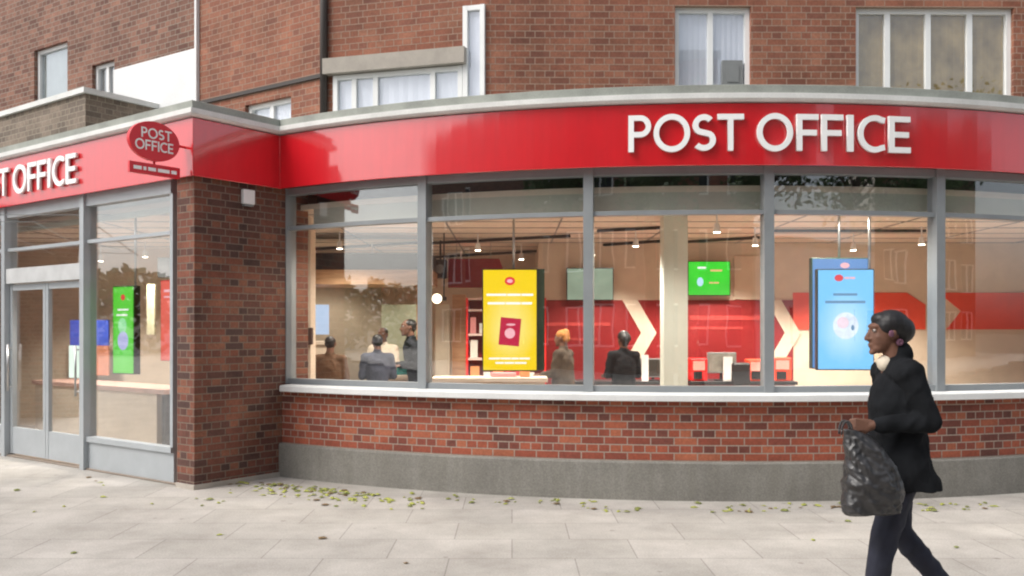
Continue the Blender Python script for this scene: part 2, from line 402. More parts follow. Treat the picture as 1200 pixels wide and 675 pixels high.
# ---- left shop front: door and window in the straight wing
LF = Facet(LEND, C0)
def lu(px, o=GO): return LF.u_at(px, o)
LG = -.16
uR = LF.u_at(204, LG) + .03; uM = LF.u_at(104, LG); uD0 = LF.u_at(64, LG) - .75; 
zr, zt = .36, 2.665
fr = MB()
LF.box(fr, uM - .045, uM + .045, 0, ZB + .02, LG - .07, LG + .09)
LF.box(fr, uM + .045, uR, zr - .03, zr + .03, LG - .05, LG + .06)
LF.box(fr, uM + .045, uR, zt - .02, zt + .02, LG - .05, LG + .05)
LF.box(fr, uM + .045, uR, ZB - .12, ZB + .02, LG - .05, LG + .06)
LF.box(fr, uR - .03, uR + .02, zr + .03, ZB - .12, LG - .05, LG + .05)
lw = fr.build('window', M['alu_light'], shop)
g = MB(); LF.box(g, uM + .04, uR - .025, zr + .025, zt - .015, LG - .004, LG + .004); g.build('pane', M['glass'], lw)
g = MB(); LF.box(g, uM + .04, uR - .025, zt + .015, ZB - .11, LG - .004, LG + .004); g.build('pane', M['glass'], lw)
g = MB(); LF.box(g, uM + .045, uR + .01, .0, zr - .03, LG - .04, LG + .03); g.build('kick_panel', M['alu_light'], lw)
# doors (two leaves) and a further window
dz = 2.22
def door_leaf(u0, u1, handle_u):
    f = MB()
    LF.box(f, u0, u0 + .06, .04, dz, LG - .03, LG + .02); LF.box(f, u1 - .06, u1, .04, dz, LG - .03, LG + .02)
    LF.box(f, u0 + .06, u1 - .06, .04, zr + .02, LG - .03, LG + .015); LF.box(f, u0 + .06, u1 - .06, dz - .08, dz, LG - .03, LG + .015)
    d = f.build('door', M['alu_light'], shop)
    p = MB(); LF.box(p, u0 + .055, u1 - .055, zr + .015, dz - .075, LG - .012, LG - .004); p.build('pane', M['glass'], d)
    h = MB(); a = Vector(LF.pt(handle_u, .85, LG + .07)); b = Vector(LF.pt(handle_u, 1.45, LG + .07)); h.cyl(a, b, .013)
    for z in (.9, 1.4): h.cyl(LF.pt(handle_u, z, LG + .07), LF.pt(handle_u, z, LG + .01), .009)
    h.build('handle', M['steel'], d, smooth=True)
door_leaf(uM - .05 - .92, uM - .05, uM - .17)
door_leaf(uM - .05 - 1.85, uM - .05 - .93, uM - 1.85)
f = MB(); LF.box(f, uM - 1.9, uM - .045, dz + .01, dz + .20, LG - .09, LG + .07); f.build('door_header', mat('pale_grey_header', (.52, .53, .53), .5), shop)
f = MB(); LF.box(f, uM - 1.9, uM - .05, zt - .02, zt + .02, LG - .05, LG + .05); LF.box(f, uM - 1.9, uM - .05, ZB - .12, ZB + .02, LG - .05, LG + .06); LF.box(f, uM - 1.99, uM - 1.9, 0, ZB + .02, LG - .07, LG + .09)
LF.box(f, uM - 4.2, uM - 1.99, zr - .03, zr + .03, LG - .05, LG + .06); LF.box(f, uM - 4.2, uM - 1.99, zt - .02, zt + .02, LG - .05, LG + .05); LF.box(f, uM - 4.2, uM - 1.99, ZB - .12, ZB + .02, LG - .05, LG + .06); LF.box(f, uM - 4.29, uM - 4.2, 0, ZB, LG - .07, LG + .09)
fl = f.build('window', M['alu_light'], shop)
for a, b, c, d in ((uM - 1.9, uM - .05, zt + .015, ZB - .11), (uM - 4.2, uM - 1.99, zr + .025, zt - .015), (uM - 4.2, uM - 1.99, zt + .015, ZB - .11), (uM - 1.9, uM - .05, dz + .2, zt - .02)):
    g = MB(); LF.box(g, a, b, c, d, LG - .004, LG + .004); g.build('pane', M['glass'], fl)
g = MB(); LF.box(g, uM - 4.2, uM - 1.99, 0, zr - .03, LG - .04, LG + .03); g.build('kick_panel', M['alu_light'], fl)
m = MB(); m.v = []; LF.wall(m, 0, uM - 4.29, 0, ZB + .02, [], o=-.06); m.build('side_brick_wall', M['pier_brick'], shop)
# ---- interior shell: floor, ceiling, walls
inn = [p + n_ * -.36 for p, n_ in zip(outl, nr)]
m = MB(); m.prism([p + n_ * -.1 for p, n_ in zip(outl, nr)] + [Vector(p) for p in back], .005, .02); m.build('shop_floor', M['floor'], shop)
m = MB(); m.prism([p + n_ * -.345 for p, n_ in zip(outl, nr)] + [Vector(p) for p in back], 3.0, 3.06); m.build('ceiling', M['ceil'], shop)
m = MB(); sweep(m, [LEND, C0 + U * .5], rect(-.40, -.35, 2.93, 3.19)); sweep(m, arc(TH0 + .02, TH1, 40), rect(-.40, -.35, 2.80, 3.0)); m.build('ceiling_downstand', M['grey_green'], shop)
m = MB(); sweep(m, arc(TH0 + .02, TH1, 40), rect(-.43, -.41, 3.06, ZB + .2)); m.build('painted_dark_strip', M['painted_shade'], shop)  # black colour stands in for shade and dark reflection behind the top panes
g = MB()
for k in range(9): yy = 10.9 + k * .7; g.box(-11.5, 9.4, yy, yy + .02, 2.992, 2.9995)
for k in range(14): xx = -11 + k * 1.45; g.box(xx, xx + .02, 10.95, 17, 2.9925, 2.9992)
g.build('ceiling_grid', M['grey_plastic'], shop)
YB = 14.5; XS = .54; YB2 = 17.0
iw = MB()
iw.box(XS, 9.5, YB, YB + .12, 0.02, 3.0)
iw.box(XS - .12, XS, YB, YB2, 0.02, 3.0)
iw.box(-12, XS - .12, YB2, YB2 + .12, 0.02, 3.0)
iw.build('back_wall', M['cream'], shop)
m = MB(); m.box(-12.1, -12, 12, 26, 0, 3.9); m.box(9.5, 9.6, 14, 26, 0, 3.9); m.box(-12.1, 9.6, 26, 26.1, 0, 3.9)
q = arc_pt(TH1 - .0, R - .1); m.prism([(q.x, q.y), (q.x + .1, q.y), (9.6, 17), (9.5, 17)], 0, ZT); 
m.build('outer_wall', M['far_brick'], shop)
# wall panels and chevrons on the back wall
def bw(px): return (px - CX) / F * YB
def bz(y): return CH + (HY - y) / F * YB
def poly_panel(name, pts, mt, y0=YB, th=.02, parent=shop):
    mb = MB(); n = len(pts); f_ = [(p[0], y0 - th, p[1]) for p in pts]; b_ = [(p[0], y0 - .001, p[1]) for p in pts]
    mb.mesh(f_ + b_, [tuple(range(n)), tuple(range(n, 2 * n))[::-1]] + [(i, n + i, n + (i + 1) % n, (i + 1) % n) for i in range(n)])
    return mb.build(name, mt, parent)
MFAINT = mat('faded_pink_lettering', (.47, .05, .045), .5, var=.3, scale=9)
zt_r, zb_r = 2.10, .02
poly_panel('red_wall_panel', [(bw(636), zb_r), (bw(929), zb_r), (bw(929), zt_r), (bw(636), zt_r)], M['intred'])
for px in (729, 897):
    zm = bz(390); z1 = zt_r; z0 = zm - (z1 - zm)
    x0 = bw(px); dx = bw(px + 22) - x0; w = bw(px + 18) - x0
    poly_panel('chevron', [(x0, z1), (x0 + w, z1), (x0 + w + dx, zm), (x0 + w, z0), (x0, z0), (x0 + dx, zm)], M['cream'], YB - .022, .012)
zt2, zb2 = bz(343), bz(386); zm = (zt2 + zb2) / 2
for a, b in ((929, 1062), (1100, 1220)):
    xa, xb = bw(a), bw(b); n_ = bw(a + 20) - xa
    if a == 929: pts = [(xa, zb2), (xb + n_ * 1.1, zb2), (xb + n_ * 1.1, zm + .1), (xb, zt2), (xa, zt2)]
    else: pts = [(xa + .12, zb2), (xb, zb2), (xb, zt2), (xa, zt2), (xa + n_ * 1.3, zm)]
    poly_panel('arrow_band', pts, M['orange_red'])
poly_panel('upper_wall_panel', [(bw(860), zt_r + .01), (bw(905), zt_r + .01), (bw(905), bz(300)), (bw(860), bz(300))], M['cream'], YB, .03)
for y_, a_, b_, hh in ((370, 808, 892, 5), (383, 808, 870, 3), (396, 640, 700, 3), (378, 640, 715, 4)):
    poly_panel('panel_lettering', [(bw(a_), bz(y_ + hh)), (bw(b_), bz(y_ + hh)), (bw(b_), bz(y_)), (bw(a_), bz(y_))], MFAINT, YB - .0215, .004)
# columns
def column(px0, px1, y, mt=M['col'], z1=3.0, dep=.28):
    x0, x1 = (px0 - CX) / F * y, (px1 - CX) / F * y
    mb = MB(); mb.box(x0, x1, y, y + dep, .02, z1); mb.build('column', mt, shop)
column(778, 806, 11.0); column(346, 364, 11.1, M['cream'])

# ------------------------------------------------------------------ letters
def outline(kind):
    """closed outlines (outer first, holes after) in units of letter height, and advance width"""
    t = .152
    def circ(cx, cy, rx, ry, n=56, a0=0, a1=2 * PI): return [(cx + rx * math.cos(a0 + (a1 - a0) * i / n), cy + ry * math.sin(a0 + (a1 - a0) * i / n)) for i in range(n + (0 if abs(a1 - a0 - 2 * PI) < 1e-6 else 1))]
    if kind == 'O': return [circ(.5, .5, .515, .52), circ(.5, .5, .515 - t, .52 - t)]
    if kind == 'I': return [[(0, 0), (t, 0), (t, 1), (0, 1)]]
    if kind == 'T': return [[(.29 , 0), (.29 + t, 0), (.29 + t, 1 - t), (.745, 1 - t), (.745, 1), (0, 1), (0, 1 - t), (.29, 1 - t)]]
    if kind == 'F': return [[(0, 0), (t, 0), (t, .42), (.56, .42), (.56, .42 + t), (t, .42 + t), (t, 1 - t), (.61, 1 - t), (.61, 1), (0, 1)]]
    if kind == 'E': return [[(0, 0), (.60, 0), (.60, t), (t, t), (t, .42), (.55, .42), (.55, .42 + t), (t, .42 + t), (t, 1 - t), (.59, 1 - t), (.59, 1), (0, 1)]]
    if kind == 'P':
        ro = .30; cx = .32; cy = 1 - ro
        out = [(0, 0), (t, 0), (t, 1 - 2 * ro)] + circ(cx, cy, ro, ro, 20, -PI / 2, PI / 2) + [(0, 1)]
        ri = ro - t * .95
        hole = [(t, cy - ri)] + circ(cx, cy, ri, ri, 16, -PI / 2, PI / 2) + [(t, cy + ri)]
        return [out, hole]
    def ribbon(c):
        L_, R_ = [], []
        for i, p in enumerate(c):
            a = Vector(c[max(0, i - 1)]); b = Vector(c[min(len(c) - 1, i + 1)]); d = (b - a).normalized(); n_ = Vector((-d.y, d.x)) * t / 2
            L_.append(tuple(Vector(p) + n_)); R_.append(tuple(Vector(p) - n_))
        return [L_ + R_[::-1]]
    if kind == 'C':
        c = [(.5 + .43 * math.cos(a), .5 + .435 * math.sin(a)) for a in [math.radians(50 + (312 - 50) * i / 40) for i in range(41)]]
        return ribbon([(.80, .865)] + c[2:-2] + [(.80, .135)])
    if kind == 'S':
        c = []
        for i in range(22): a = math.radians(38 + (248 - 38) * i / 21); c.append((.31 + .225 * math.cos(a), .70 + .22 * math.sin(a)))
        for i in range(22): a = math.radians(68 - (68 + 142) * i / 21); c.append((.31 + .245 * math.cos(a), .295 + .215 * math.sin(a)))
        c = [p for k, p in enumerate(c) if k not in (20, 21, 22, 23)]
        return ribbon(c)
def smooth_poly(p): return p
def letter_mesh(kind, width, height, depth):
    cu = bpy.data.curves.new('letter', 'CURVE'); cu.dimensions = '2D'; cu.fill_mode = 'BOTH'; cu.extrude = depth / 2
    outs = outline(kind); xs = [p[0] for p in outs[0]]; x0, x1 = min(xs), max(xs)
    for o in outs:
        sp = cu.splines.new('POLY'); sp.points.add(len(o) - 1); sp.use_cyclic_u = True
        for k, p in enumerate(o): sp.points[k].co = ((p[0] - x0) / (x1 - x0) * width, p[1] * height, 0, 1)
    ob = bpy.data.objects.new('tmp', cu); COL.objects.link(ob)
    dg = bpy.context.evaluated_depsgraph_get(); me = bpy.data.meshes.new_from_object(ob.evaluated_get(dg))
    bpy.data.objects.remove(ob); bpy.data.curves.remove(cu)
    bm = bmesh.new(); bm.from_mesh(me)
    bmesh.ops.remove_doubles(bm, verts=bm.verts, dist=1e-5)
    bm.to_mesh(me); bm.free()
    return me
def put_letter(kind, width, height, depth, fn, mt, parent, name='letter'):
    me = letter_mesh(kind, width, height, depth)
    Mi = Matrix.Translation(shop.location).inverted()
    for v in me.vertices: v.co = Mi @ Vector(fn(v.co.x, v.co.y, v.co.z + depth / 2))
    me.materials.clear(); me.materials.append(mt)
    bm = bmesh.new(); bm.from_mesh(me); bmesh.ops.recalc_face_normals(bm, faces=bm.faces); bm.to_mesh(me); bm.free()
    o = bpy.data.objects.new(name, me); COL.objects.link(o); o.parent = parent; return o
spans = [('P', 736.3, 763), ('O', 766, 808.8), ('S', 812, 839), ('T', 841.2, 872), ('O', 887.5, 929.5), ('F', 934, 959.5), ('F', 963, 988.5), ('I', 993.2, 1000.5), ('C', 1006, 1037.8), ('E', 1042, 1067.5)]
LO = .045
for k, a, b in spans:
    ta, tb = arc_th(a, R + LO), arc_th(b, R + LO); w = (tb - ta) * (R + LO)
    def fn(x, y, z, ta=ta): 
        p = arc_pt(ta + x / (R + LO), R + LO - .035 + z); return (p.x, p.y, 3.331 + y)
    put_letter(k, w, .347, .035, fn, M['white_letter'], fascia)
# the same words on the straight wing, the last E just in view
sc_ = 347 / 40.
uE = LF.u_at(88.5, LO)
xE = (tb) * (R + LO)
for k, a, b in spans:
    ta, tb = arc_th(a, R + LO), arc_th(b, R + LO)
    off = xE - ta * (R + LO)
    def fn(x, y, z, off=off): return LF.pt(uE - off + x, 3.331 + y, LO - .035 + z)
    put_letter(k, (tb - ta) * (R + LO), .347, .035, fn, M['white_letter'], fascia)

# ------------------------------------------------------------------ projecting oval sign
NL = Vector((-.5968, -.8025)).normalized()
A = C0 + U * .13
SF = Facet(A + NL * .64, A + NL * .02)      # plane of the sign seen from its right hand side
sgn = empty('oval_hanging_sign', (A.x, A.y, 3.2), label='red oval projecting sign with white lettering over a narrow red strip', cat='sign')
zc = 3.50; su = .285; rx, rz = .275, .195
m = MB(); n = 48
fr_ = [SF.pt(su + rx * math.cos(2 * PI * i / n), zc + rz * math.sin(2 * PI * i / n), .025) for i in range(n)]
bk_ = [SF.pt(su + rx * math.cos(2 * PI * i / n), zc + rz * math.sin(2 * PI * i / n), -.025) for i in range(n)]
m.mesh(fr_ + bk_, [tuple(range(n)), tuple(range(n, 2 * n))[::-1]] + [(i, n + i, n + (i + 1) % n, (i + 1) % n) for i in range(n)])
oval = m.build('oval_panel', M['red2'], sgn, bevel=.004)
m = MB(); SF.box(m, .02, .57, zc - .335, zc - .225, -.015, .015); strip = m.build('strip_panel', M['red2'], sgn)
m = MB(); m.cyl(SF.pt(.55, zc), SF.pt(.66, zc), .014); m.build('bracket', M['red2'], sgn)
m = MB(); m.cyl(SF.pt(.29, zc - .19), SF.pt(.29, zc - .23), .012); m.build('strip_hanger', M['red2'], sgn)
def put_word(word, u0, z0, h, o, mt, parent, track=.12, rot=0.0, facet=SF, squeeze=1.0, dep=.006):
    u = u0
    for ch in word:
        if ch == ' ': u += h * .4; continue
        xs = [p[0] for p in outline(ch)[0]]; w = (max(xs) - min(xs)) * h * squeeze
        def fn(x, y, z, u=u):
            a = u - u0 + x
            return facet.pt(u0 + a * math.cos(rot) - y * math.sin(rot), z0 + a * math.sin(rot) + y * math.cos(rot), o + z)
        me = letter_mesh(ch, w, h, dep)
        Mi = Matrix.Translation(Vector(sgn.location)).inverted() if parent in (oval, strip) else Matrix()
        for v in me.vertices: v.co = Mi @ Vector(fn(v.co.x, v.co.y, v.co.z + dep / 2))
        me.materials.clear(); me.materials.append(mt)
        ob = bpy.data.objects.new('letter', me); COL.objects.link(ob); ob.parent = parent
        u += w + h * track
put_word('POST', su - .15, zc + .022, .10, .026, M['white_letter'], oval, .10)
put_word('OFFICE', su - .215, zc - .098, .10, .026, M['white_letter'], oval, .10, squeeze=.95)
random.seed(3)
m = MB(); u = .06
for wl in (.085, .03, .085, .13, .06):      # illegible small words
    SF.box(m, u, u + wl, zc - .297, zc - .263, .016, .019); u += wl + .02
m.build('small_lettering', M['white_letter'], strip)

# white alarm box on the pier
PF = Facet(P0, P3)
ua = PF.u_at(289, 0); za = PF.z_at(289, 232)
t = empty('alarm_box', PF.pt(ua, za - .09), label='small white alarm box high on the brown brick pier', cat='alarm box')
m = MB(); PF.box(m, ua - .075, ua + .075, za - .07, za + .085, .0, .05); m.build('casing', M['whitep'], t, bevel=.008)
m = MB(); PF.box(m, ua - .06, ua + .06, za - .092, za - .072, .0, .045); m.build('lamp_base', M['grey_plastic'], t, bevel=.004)

# ------------------------------------------------------------------ flats above
flats = empty('apartment_block', (0, 14, 0), label='brick flats with white framed windows rising behind the shop roof', cat='building')
ZR = 3.85; ZU = 7.2
A1 = Vector((-4.22, 12.42)); B1 = Vector((-2.19, 11.0)); E1 = Vector((-.29, 10.45)); G1 = Vector((9.5, 10.6))
def win(facet, u0, u1, z0, z1, muls, o=-.1, transom=None, blind=M['blind'], extra=None, sill=True):
    f = MB(); w = .055
    facet.box(f, u0, u0 + w, z0, z1, o - .03, o + .04); facet.box(f, u1 - w, u1, z0, z1, o - .03, o + .04)
    facet.box(f, u0 + w, u1 - w, z1 - w, z1, o - .03, o + .035); facet.box(f, u0 + w, u1 - w, z0, z0 + w, o - .03, o + .035)
    for q_ in muls: facet.box(f, q_ - .03, q_ + .03, z0 + w, z1 - w, o - .028, o + .03)
    if transom:
        cuts = [u0 + w] + [q_ for q_ in muls] + [u1 - w]
        for a, b in zip(cuts, cuts[1:]): facet.box(f, a + (.03 if a != cuts[0] else 0), b - (.03 if b != cuts[-1] else 0), transom - .02, transom + .02, o - .02, o + .025)
    wn = f.build('window', M['upvc'], flats)
    g = MB(); facet.box(g, u0 + .05, u1 - .05, z0 + .05, z1 - .05, o - .006, o); g.build('pane', M['glass2'], wn)
    bl = MB()
    k = 26; du = (u1 - u0 - .04) / k
    for i in range(k):      # gently pleated blind
        a = u0 + .02 + i * du; oo = o - .022 - (.008 if i % 2 else 0)
        bl.face([facet.pt(a, z0, oo), facet.pt(a + du, z0, o - .022 - (0 if i % 2 else .008)), facet.pt(a + du, z1, o - .022 - (0 if i % 2 else .008)), facet.pt(a, z1, oo)])
    bl.build('blind', blind, wn)
    if sill:
        s_ = MB(); facet.box(s_, u0 - .04, u1 + .04, z0 - .06, z0 - .001, -.08, .05); s_.build('sill', M['conc'], wn)
    return wn
F1 = Facet(A1, B1); F2 = Facet(B1, E1); F3 = Facet(E1, G1)
m = MB()
w1 = (F1.u_at(287), F1.u_at(341), 3.9, F1.z_at(341, 112))
ZW = 5.32
F1.wall(m, 0, F1.len, ZR, ZU, [w1])
b0, b1 = F2.u_at(392), F2.u_at(543)
zs = 4.60
F2.wall(m, 0, F2.len, ZR, ZU, [(b0, b1, 3.95, zs + .12), (b1 + .001, F2.len - .01, 3.95, ZW)], uoff=F1.len)
h1 = (F3.u_at(791), F3.u_at(880)); h2 = (F3.u_at(1003), F3.u_at(1188)); 
F3.wall(m, 0, F3.len, ZR, ZU, [(h1[0], h1[1], 3.95, ZW), (h2[0], h2[1], 3.95, ZW)], uoff=F1.len + F2.len)
m.build('brick_wall', M['upper_brick'], flats)
m = MB(); m.prism([A1 + Vector((.6, .7)), B1 + Vector((.5, .8)), E1 + Vector((0, .8)), G1 + Vector((0, .8)), (9.5, 18), (-4.2, 18)], ZR, ZU); 
mm = MB(); mm.prism([A1 + Vector((.05, .05)), B1 + Vector((.02, .02)), E1, G1, (9.5, 18), (-4.2, 18)], ZU, ZU + .2); mm.build('roof', M['capping'], flats)
m.build('inner_room_wall', M['cream'], flats)
win(F1, w1[0], w1[1], w1[2], w1[3], [w1[0] + (w1[1] - w1[0]) * .5], blind=M['blind'])
mu = [F2.u_at(p) for p in (416, 441, 508)]
win(F2, b0, b1, 3.96, zs + .05, mu, o=.0)
win(F2, b1 + .005, F2.len - .012, 3.96, ZW, [], o=.0)
wx = win(F3, h1[0], h1[1], 3.96, ZW, [F3.u_at(834)])
m = MB(); a = F3.u_at(848); F3.box(m, a, F3.u_at(872), 4.42, 4.72, -.10, -.055); F3.box(m, a + .05, F3.u_at(872) - .05, 4.47, 4.67, -.055, -.045); m.build('vent_fan', M['grey_plastic'], wx)
win(F3, h2[0], h2[1], 3.96, ZW, [F3.u_at(1043), F3.u_at(1091), F3.u_at(1140)], blind=M['curtain'])
# overhanging concrete slab over the bay, ledge line, downpipe
m = MB(); F2.box(m, -.02, F2.u_at(543, .14), zs + .06, zs + .24, -.05, .12); m.build('concrete_canopy', M['conc'], flats)
m = MB(); zl0 = F1.z_at(236, 121); F1.box(m, 0, F1.len - .06, zl0 - .02, zl0 + .025, -.01, .03); m.build('ledge', M['dark_pipe'], flats)
m = MB(); q = F1.pt(F1.len - .03, 0, .05); m.cyl((q[0], q[1], ZR), (q[0], q[1], ZU), .045); m.build('downpipe', M['dark_pipe'], flats, smooth=True)
# white rendered wing to the left and the brick beyond
A0 = A1 + Vector((-1.70, 1.15)); Z0_ = A0 + Vector((-6.5, 4.4))
F0 = Facet(A0, A1); FZ = Facet(Z0_, A0)
F0 = Facet(Z0_, A1)
m = MB(); ua_ = F0.u_at(135); zw = F0.z_at(150, 79)
wl = (F0.u_at(108), F0.u_at(134), 3.95, 5.6)
F0.wall(m, ua_, F0.len, ZR, zw, [], o=.04); F0.box(m, ua_, ua_ + .02, ZR, zw, 0, .04); F0.box(m, F0.len - .03, F0.len + .01, ZR, ZU, -.0, .05); m.build('rendered_wall', M['render'], flats)
m = MB(); w3 = (F0.u_at(40), F0.u_at(79), 4.3, F0.z_at(70, 50)); F0.wall(m, 0, F0.len, ZR, ZU, [wl, w3]); m.build('brick_wall', M['far_brick'], flats)
win(F0, wl[0], wl[1], wl[2], wl[3], [F0.u_at(121)], blind=mat('grey_net_curtain', (.30, .31, .30), .8), sill=False)
win(F0, w3[0], w3[1], w3[2], w3[3], [], blind=mat('grey_green_net_curtain', (.36, .40, .38), .8), sill=False)
mm = MB(); mm.prism([Z0_ + Vector((.7, .8)), A1 + Vector((0, .9)), (-4.2, 18), (-10, 20)], ZR, ZU); mm.build('inner_room_wall', M['cream'], flats)
# low parapet box on the roof
Pq = W(100, 103, 12.0); Pc = Vector((Pq.x, Pq.y)); Pr = Pc + V * 1.35; Pl = Pc + U * 4.5
m = MB(); sweep(m, [Pl, Pc, Pr], rect(-.22, 0, ZR, Pq.z - .07)); par = empty('roof_parapet', (Pc.x, Pc.y, ZR), label='low grey brown brick parapet with pale coping on the left roof', cat='parapet')
m.build('brick_wall', M['tan_brick'], par)
m = MB(); sweep(m, [Pl, Pc, Pr], rect(-.26, .05, Pq.z - .07, Pq.z)); m.build('coping', M['cornice'], par)

# ------------------------------------------------------------------ ground
def sheet(name, x0, x1, y0, y1, z0, z1, mt):
    m = MB(); m.box(x0, x1, y0, y1, z0, z1); return m.build(name, mt, kind='structure')
m = MB(); m.face([(-300, -300, -.16), (300, -300, -.16), (300, 300, -.16), (-300, 300, -.16)]); m.build('ground', M['asphalt'], kind='structure')
sheet('pavement', -60, 60, 2.2, 60, -.2, 0, M['pave'])
sheet('kerb', -60, 60, 2.05, 2.197, -.2, .004, M['kerb'])
sheet('road', -60, 60, -7, 2.05, -.2, -.13, M['asphalt'])
sheet('far_pavement', -60, 60, -60, -7.15, -.2, 0, M['pave'])
sheet('far_kerb', -60, 60, -7.147, -7.0, -.2, .004, M['kerb'])
m = MB()
for y in (1.75, 1.55): m.box(-60, 60, y, y + .07, -.126, -.122)
m.build('road_marking', M['line'], kind='structure')

# ------------------------------------------------------------------ fallen leaves
random.seed(11)
lmats = [mat('yellow_green_leaf', (.34, .36, .07), .6, var=.3, scale=30), mat('olive_leaf', (.20, .22, .06), .6, var=.3, scale=30), mat('brown_leaf', (.17, .11, .05), .7, var=.3, scale=30)]
ldata = []
for k in range(6):
    mb = MB(); n = 7; L_ = .075; wd_ = .023 + .006 * (k % 3); cl = .008 + .012 * random.random(); tw = random.uniform(-.012, .012)
    vs = []
    for i in range(n):
        s_ = i / (n - 1); x = (s_ - .5) * L_; w = wd_ * math.sin(PI * min(1, s_ * .95 + .04)) ** .8; zc_ = cl * (1 - (2 * s_ - 1) ** 2) + .004
        vs += [(x, -w, zc_ * .35 + abs(tw) + tw * (s_ - .5)), (x, 0, zc_ + .003), (x, w, zc_ * .5 + .003)]
    fs = []
    for i in range(n - 1):
        for j in range(2): fs.append((i * 3 + j, (i + 1) * 3 + j, (i + 1) * 3 + j + 1, i * 3 + j + 1))
    mb.mesh(vs, fs); mb.cyl((L_ / 2 - .004, 0, .005), (L_ / 2 + .02, .004, .004), .0012, n=5)
    me = mb.data('fallen_leaf'); me.materials.append(lmats[(0, 0, 1, 0, 1, 2)[k]]); ldata.append(me)
def leaf(px, y, s_=None):
    D = F * CH / (y - HY)
    o = bpy.data.objects.new('fallen_leaf', random.choice(ldata)); COL.objects.link(o)
    o.location = ((px - CX) / F * D, D, .001); o.rotation_euler = (0, 0, random.uniform(0, 2 * PI)); s_ = s_ or random.uniform(.5, 1.1); o.scale = (s_, s_, s_)
    return tag(o, 'small fallen leaf lying on the pale pavement in front of the shop', 'leaf', 'fallen leaves on the pavement')
def gy(px):   # picture row where the wall meets the pavement
    return 561 + (px - 335) * .1 if px < 505 else (575 + (px - 505) * .055 if px < 700 else 588)
for i in range(158): px = random.gauss(380, 52); px = min(495, max(270, px)); leaf(px, gy(px) + 7 + abs(random.gauss(0, 7)), random.uniform(.35, 1.1))
for i in range(40): px = random.uniform(480, 760); leaf(px, gy(px) + random.uniform(2, 13), random.uniform(.35, 1.0))
for i in range(60): px = random.uniform(800, 1190); leaf(px, gy(px) + random.uniform(2, 13), random.uniform(.35, 1.1))
for px, y in ((112, 564), (121, 569), (118, 566), (121, 583), (104, 560), (75, 594), (178, 591), (256, 590), (237, 593), (262, 588), (246, 586), (230, 585), (270, 578), (40, 600), (20, 575)): leaf(px, y)
for i in range(7): leaf(random.uniform(20, 1180), random.uniform(604, 665))

# ------------------------------------------------------------------ hung screens
def screen(name, label, px0, px1, yt, yb, D, skew=0.0, face=None, pole_px=None, frame=M['black'], th=.09, poletop=3.0, thing=None):
    c = W((px0 + px1) / 2, yb, D); w = (px1 - px0) / F * D; z1 = CH + (HY - yt) / F * D; z0 = c.z
    root = empty(name, (c.x, c.y, z0), skew, label=label, cat='screen')
    def L(mb): mb.local = True; return mb
    m = L(MB()); m.box(-w / 2, w / 2, 0, th, 0, z1 - z0); m.build('casing', frame, root, bevel=.006)
    m = L(MB()); m.box(-w / 2 + .012, w / 2 - .012, -.004, .0, .012, z1 - z0 - .012); fo = m.build('display', face, root)
    if pole_px is not None:
        xp = (pole_px - (px0 + px1) / 2) / F * D
        m = L(MB()); m.cyl((xp, th / 2, z1 - z0), (xp, th / 2, poletop - z0), .014); m.cyl((xp, th / 2, poletop - z0 - .02), (xp, th / 2, poletop - z0), .05); m.build('hanging_pole', M['steel'], root, smooth=True)
    return root, fo, w, z1 - z0
def on_face(fo, name, mt, rects):
    m = MB(); m.local = True
    for (x0, x1, z0, z1) in rects: m.box(x0, x1, -.007, -.0045, z0, z1)
    return m.build(name, mt, fo)
def disc(fo, name, mt, x, z, rx_, rz_, n=24, y=-.0075, rot=0):
    m = MB(); m.local = True
    p = [(x + rx_ * math.cos(2 * PI * i / n), z + rz_ * math.sin(2 * PI * i / n)) for i in range(n)]
    m.mesh([(a, y, b) for a, b in p] + [(a, y + .003, b) for a, b in p], [tuple(range(n)), tuple(range(n, 2 * n))[::-1]] + [(i, n + i, n + (i + 1) % n, (i + 1) % n) for i in range(n)])
    return m.build(name, mt, fo)
def words(x0, x1, z, h, n):
    out = []; u = x0; 
    ls = [random.uniform(.6, 1.6) for _ in range(n)]; g = h * .35; k = (x1 - x0 - g * (n - 1)) / sum(ls)
    for l in ls: out.append((u, u + l * k, z, z + h)); u += l * k + g
    return out
def glow_mat(name, edge, mid, st=1.0, cz=.5, rad=.5):
    m, nt, b = newmat(name); t = nt.nodes.new('ShaderNodeTexCoord'); mp = nt.nodes.new('ShaderNodeMapping')
    mp.inputs['Location'].default_value = (-.5, 0, -cz); lk(nt, t.outputs['Generated'], mp.inputs[0])
    mp2 = nt.nodes.new('ShaderNodeMapping'); mp2.inputs['Scale'].default_value = (1.5, 0, 2.0); lk(nt, mp.outputs[0], mp2.inputs[0])
    ln = nt.nodes.new('ShaderNodeVectorMath'); ln.operation = 'LENGTH'; lk(nt, mp2.outputs[0], ln.inputs[0])
    nz = noise_n(nt, 5, 4, 'Generated'); ad_ = nt.nodes.new('ShaderNodeMath'); ad_.operation = 'MULTIPLY_ADD'; lk(nt, nz.outputs['Fac'], ad_.inputs[0]); ad_.inputs[1].default_value = .3; lk(nt, ln.outputs['Value'], ad_.inputs[2])
    r = ramp(nt, ad_.outputs[0], [(.1, mid), (rad, tuple((a + b_) / 2 for a, b_ in zip(mid, edge))), (min(1, rad * 1.9), edge)])
    b.inputs['Base Color'].default_value = (.02, .02, .02, 1); b.inputs['Roughness'].default_value = .3
    lk(nt, r.outputs[0], b.inputs['Emission Color']); b.inputs['Emission Strength'].default_value = st; return m
E = {'white': emat('screen_white', (.95, .95, .9), 1), 'red': emat('screen_red', (.75, .03, .04), 1), 'crimson': emat('screen_crimson', (.5, .005, .05), 1),
     'pink': emat('screen_pink', (.9, .45, .5), 1), 'navy': emat('screen_slate_text', (.12, .25, .42), 1)}
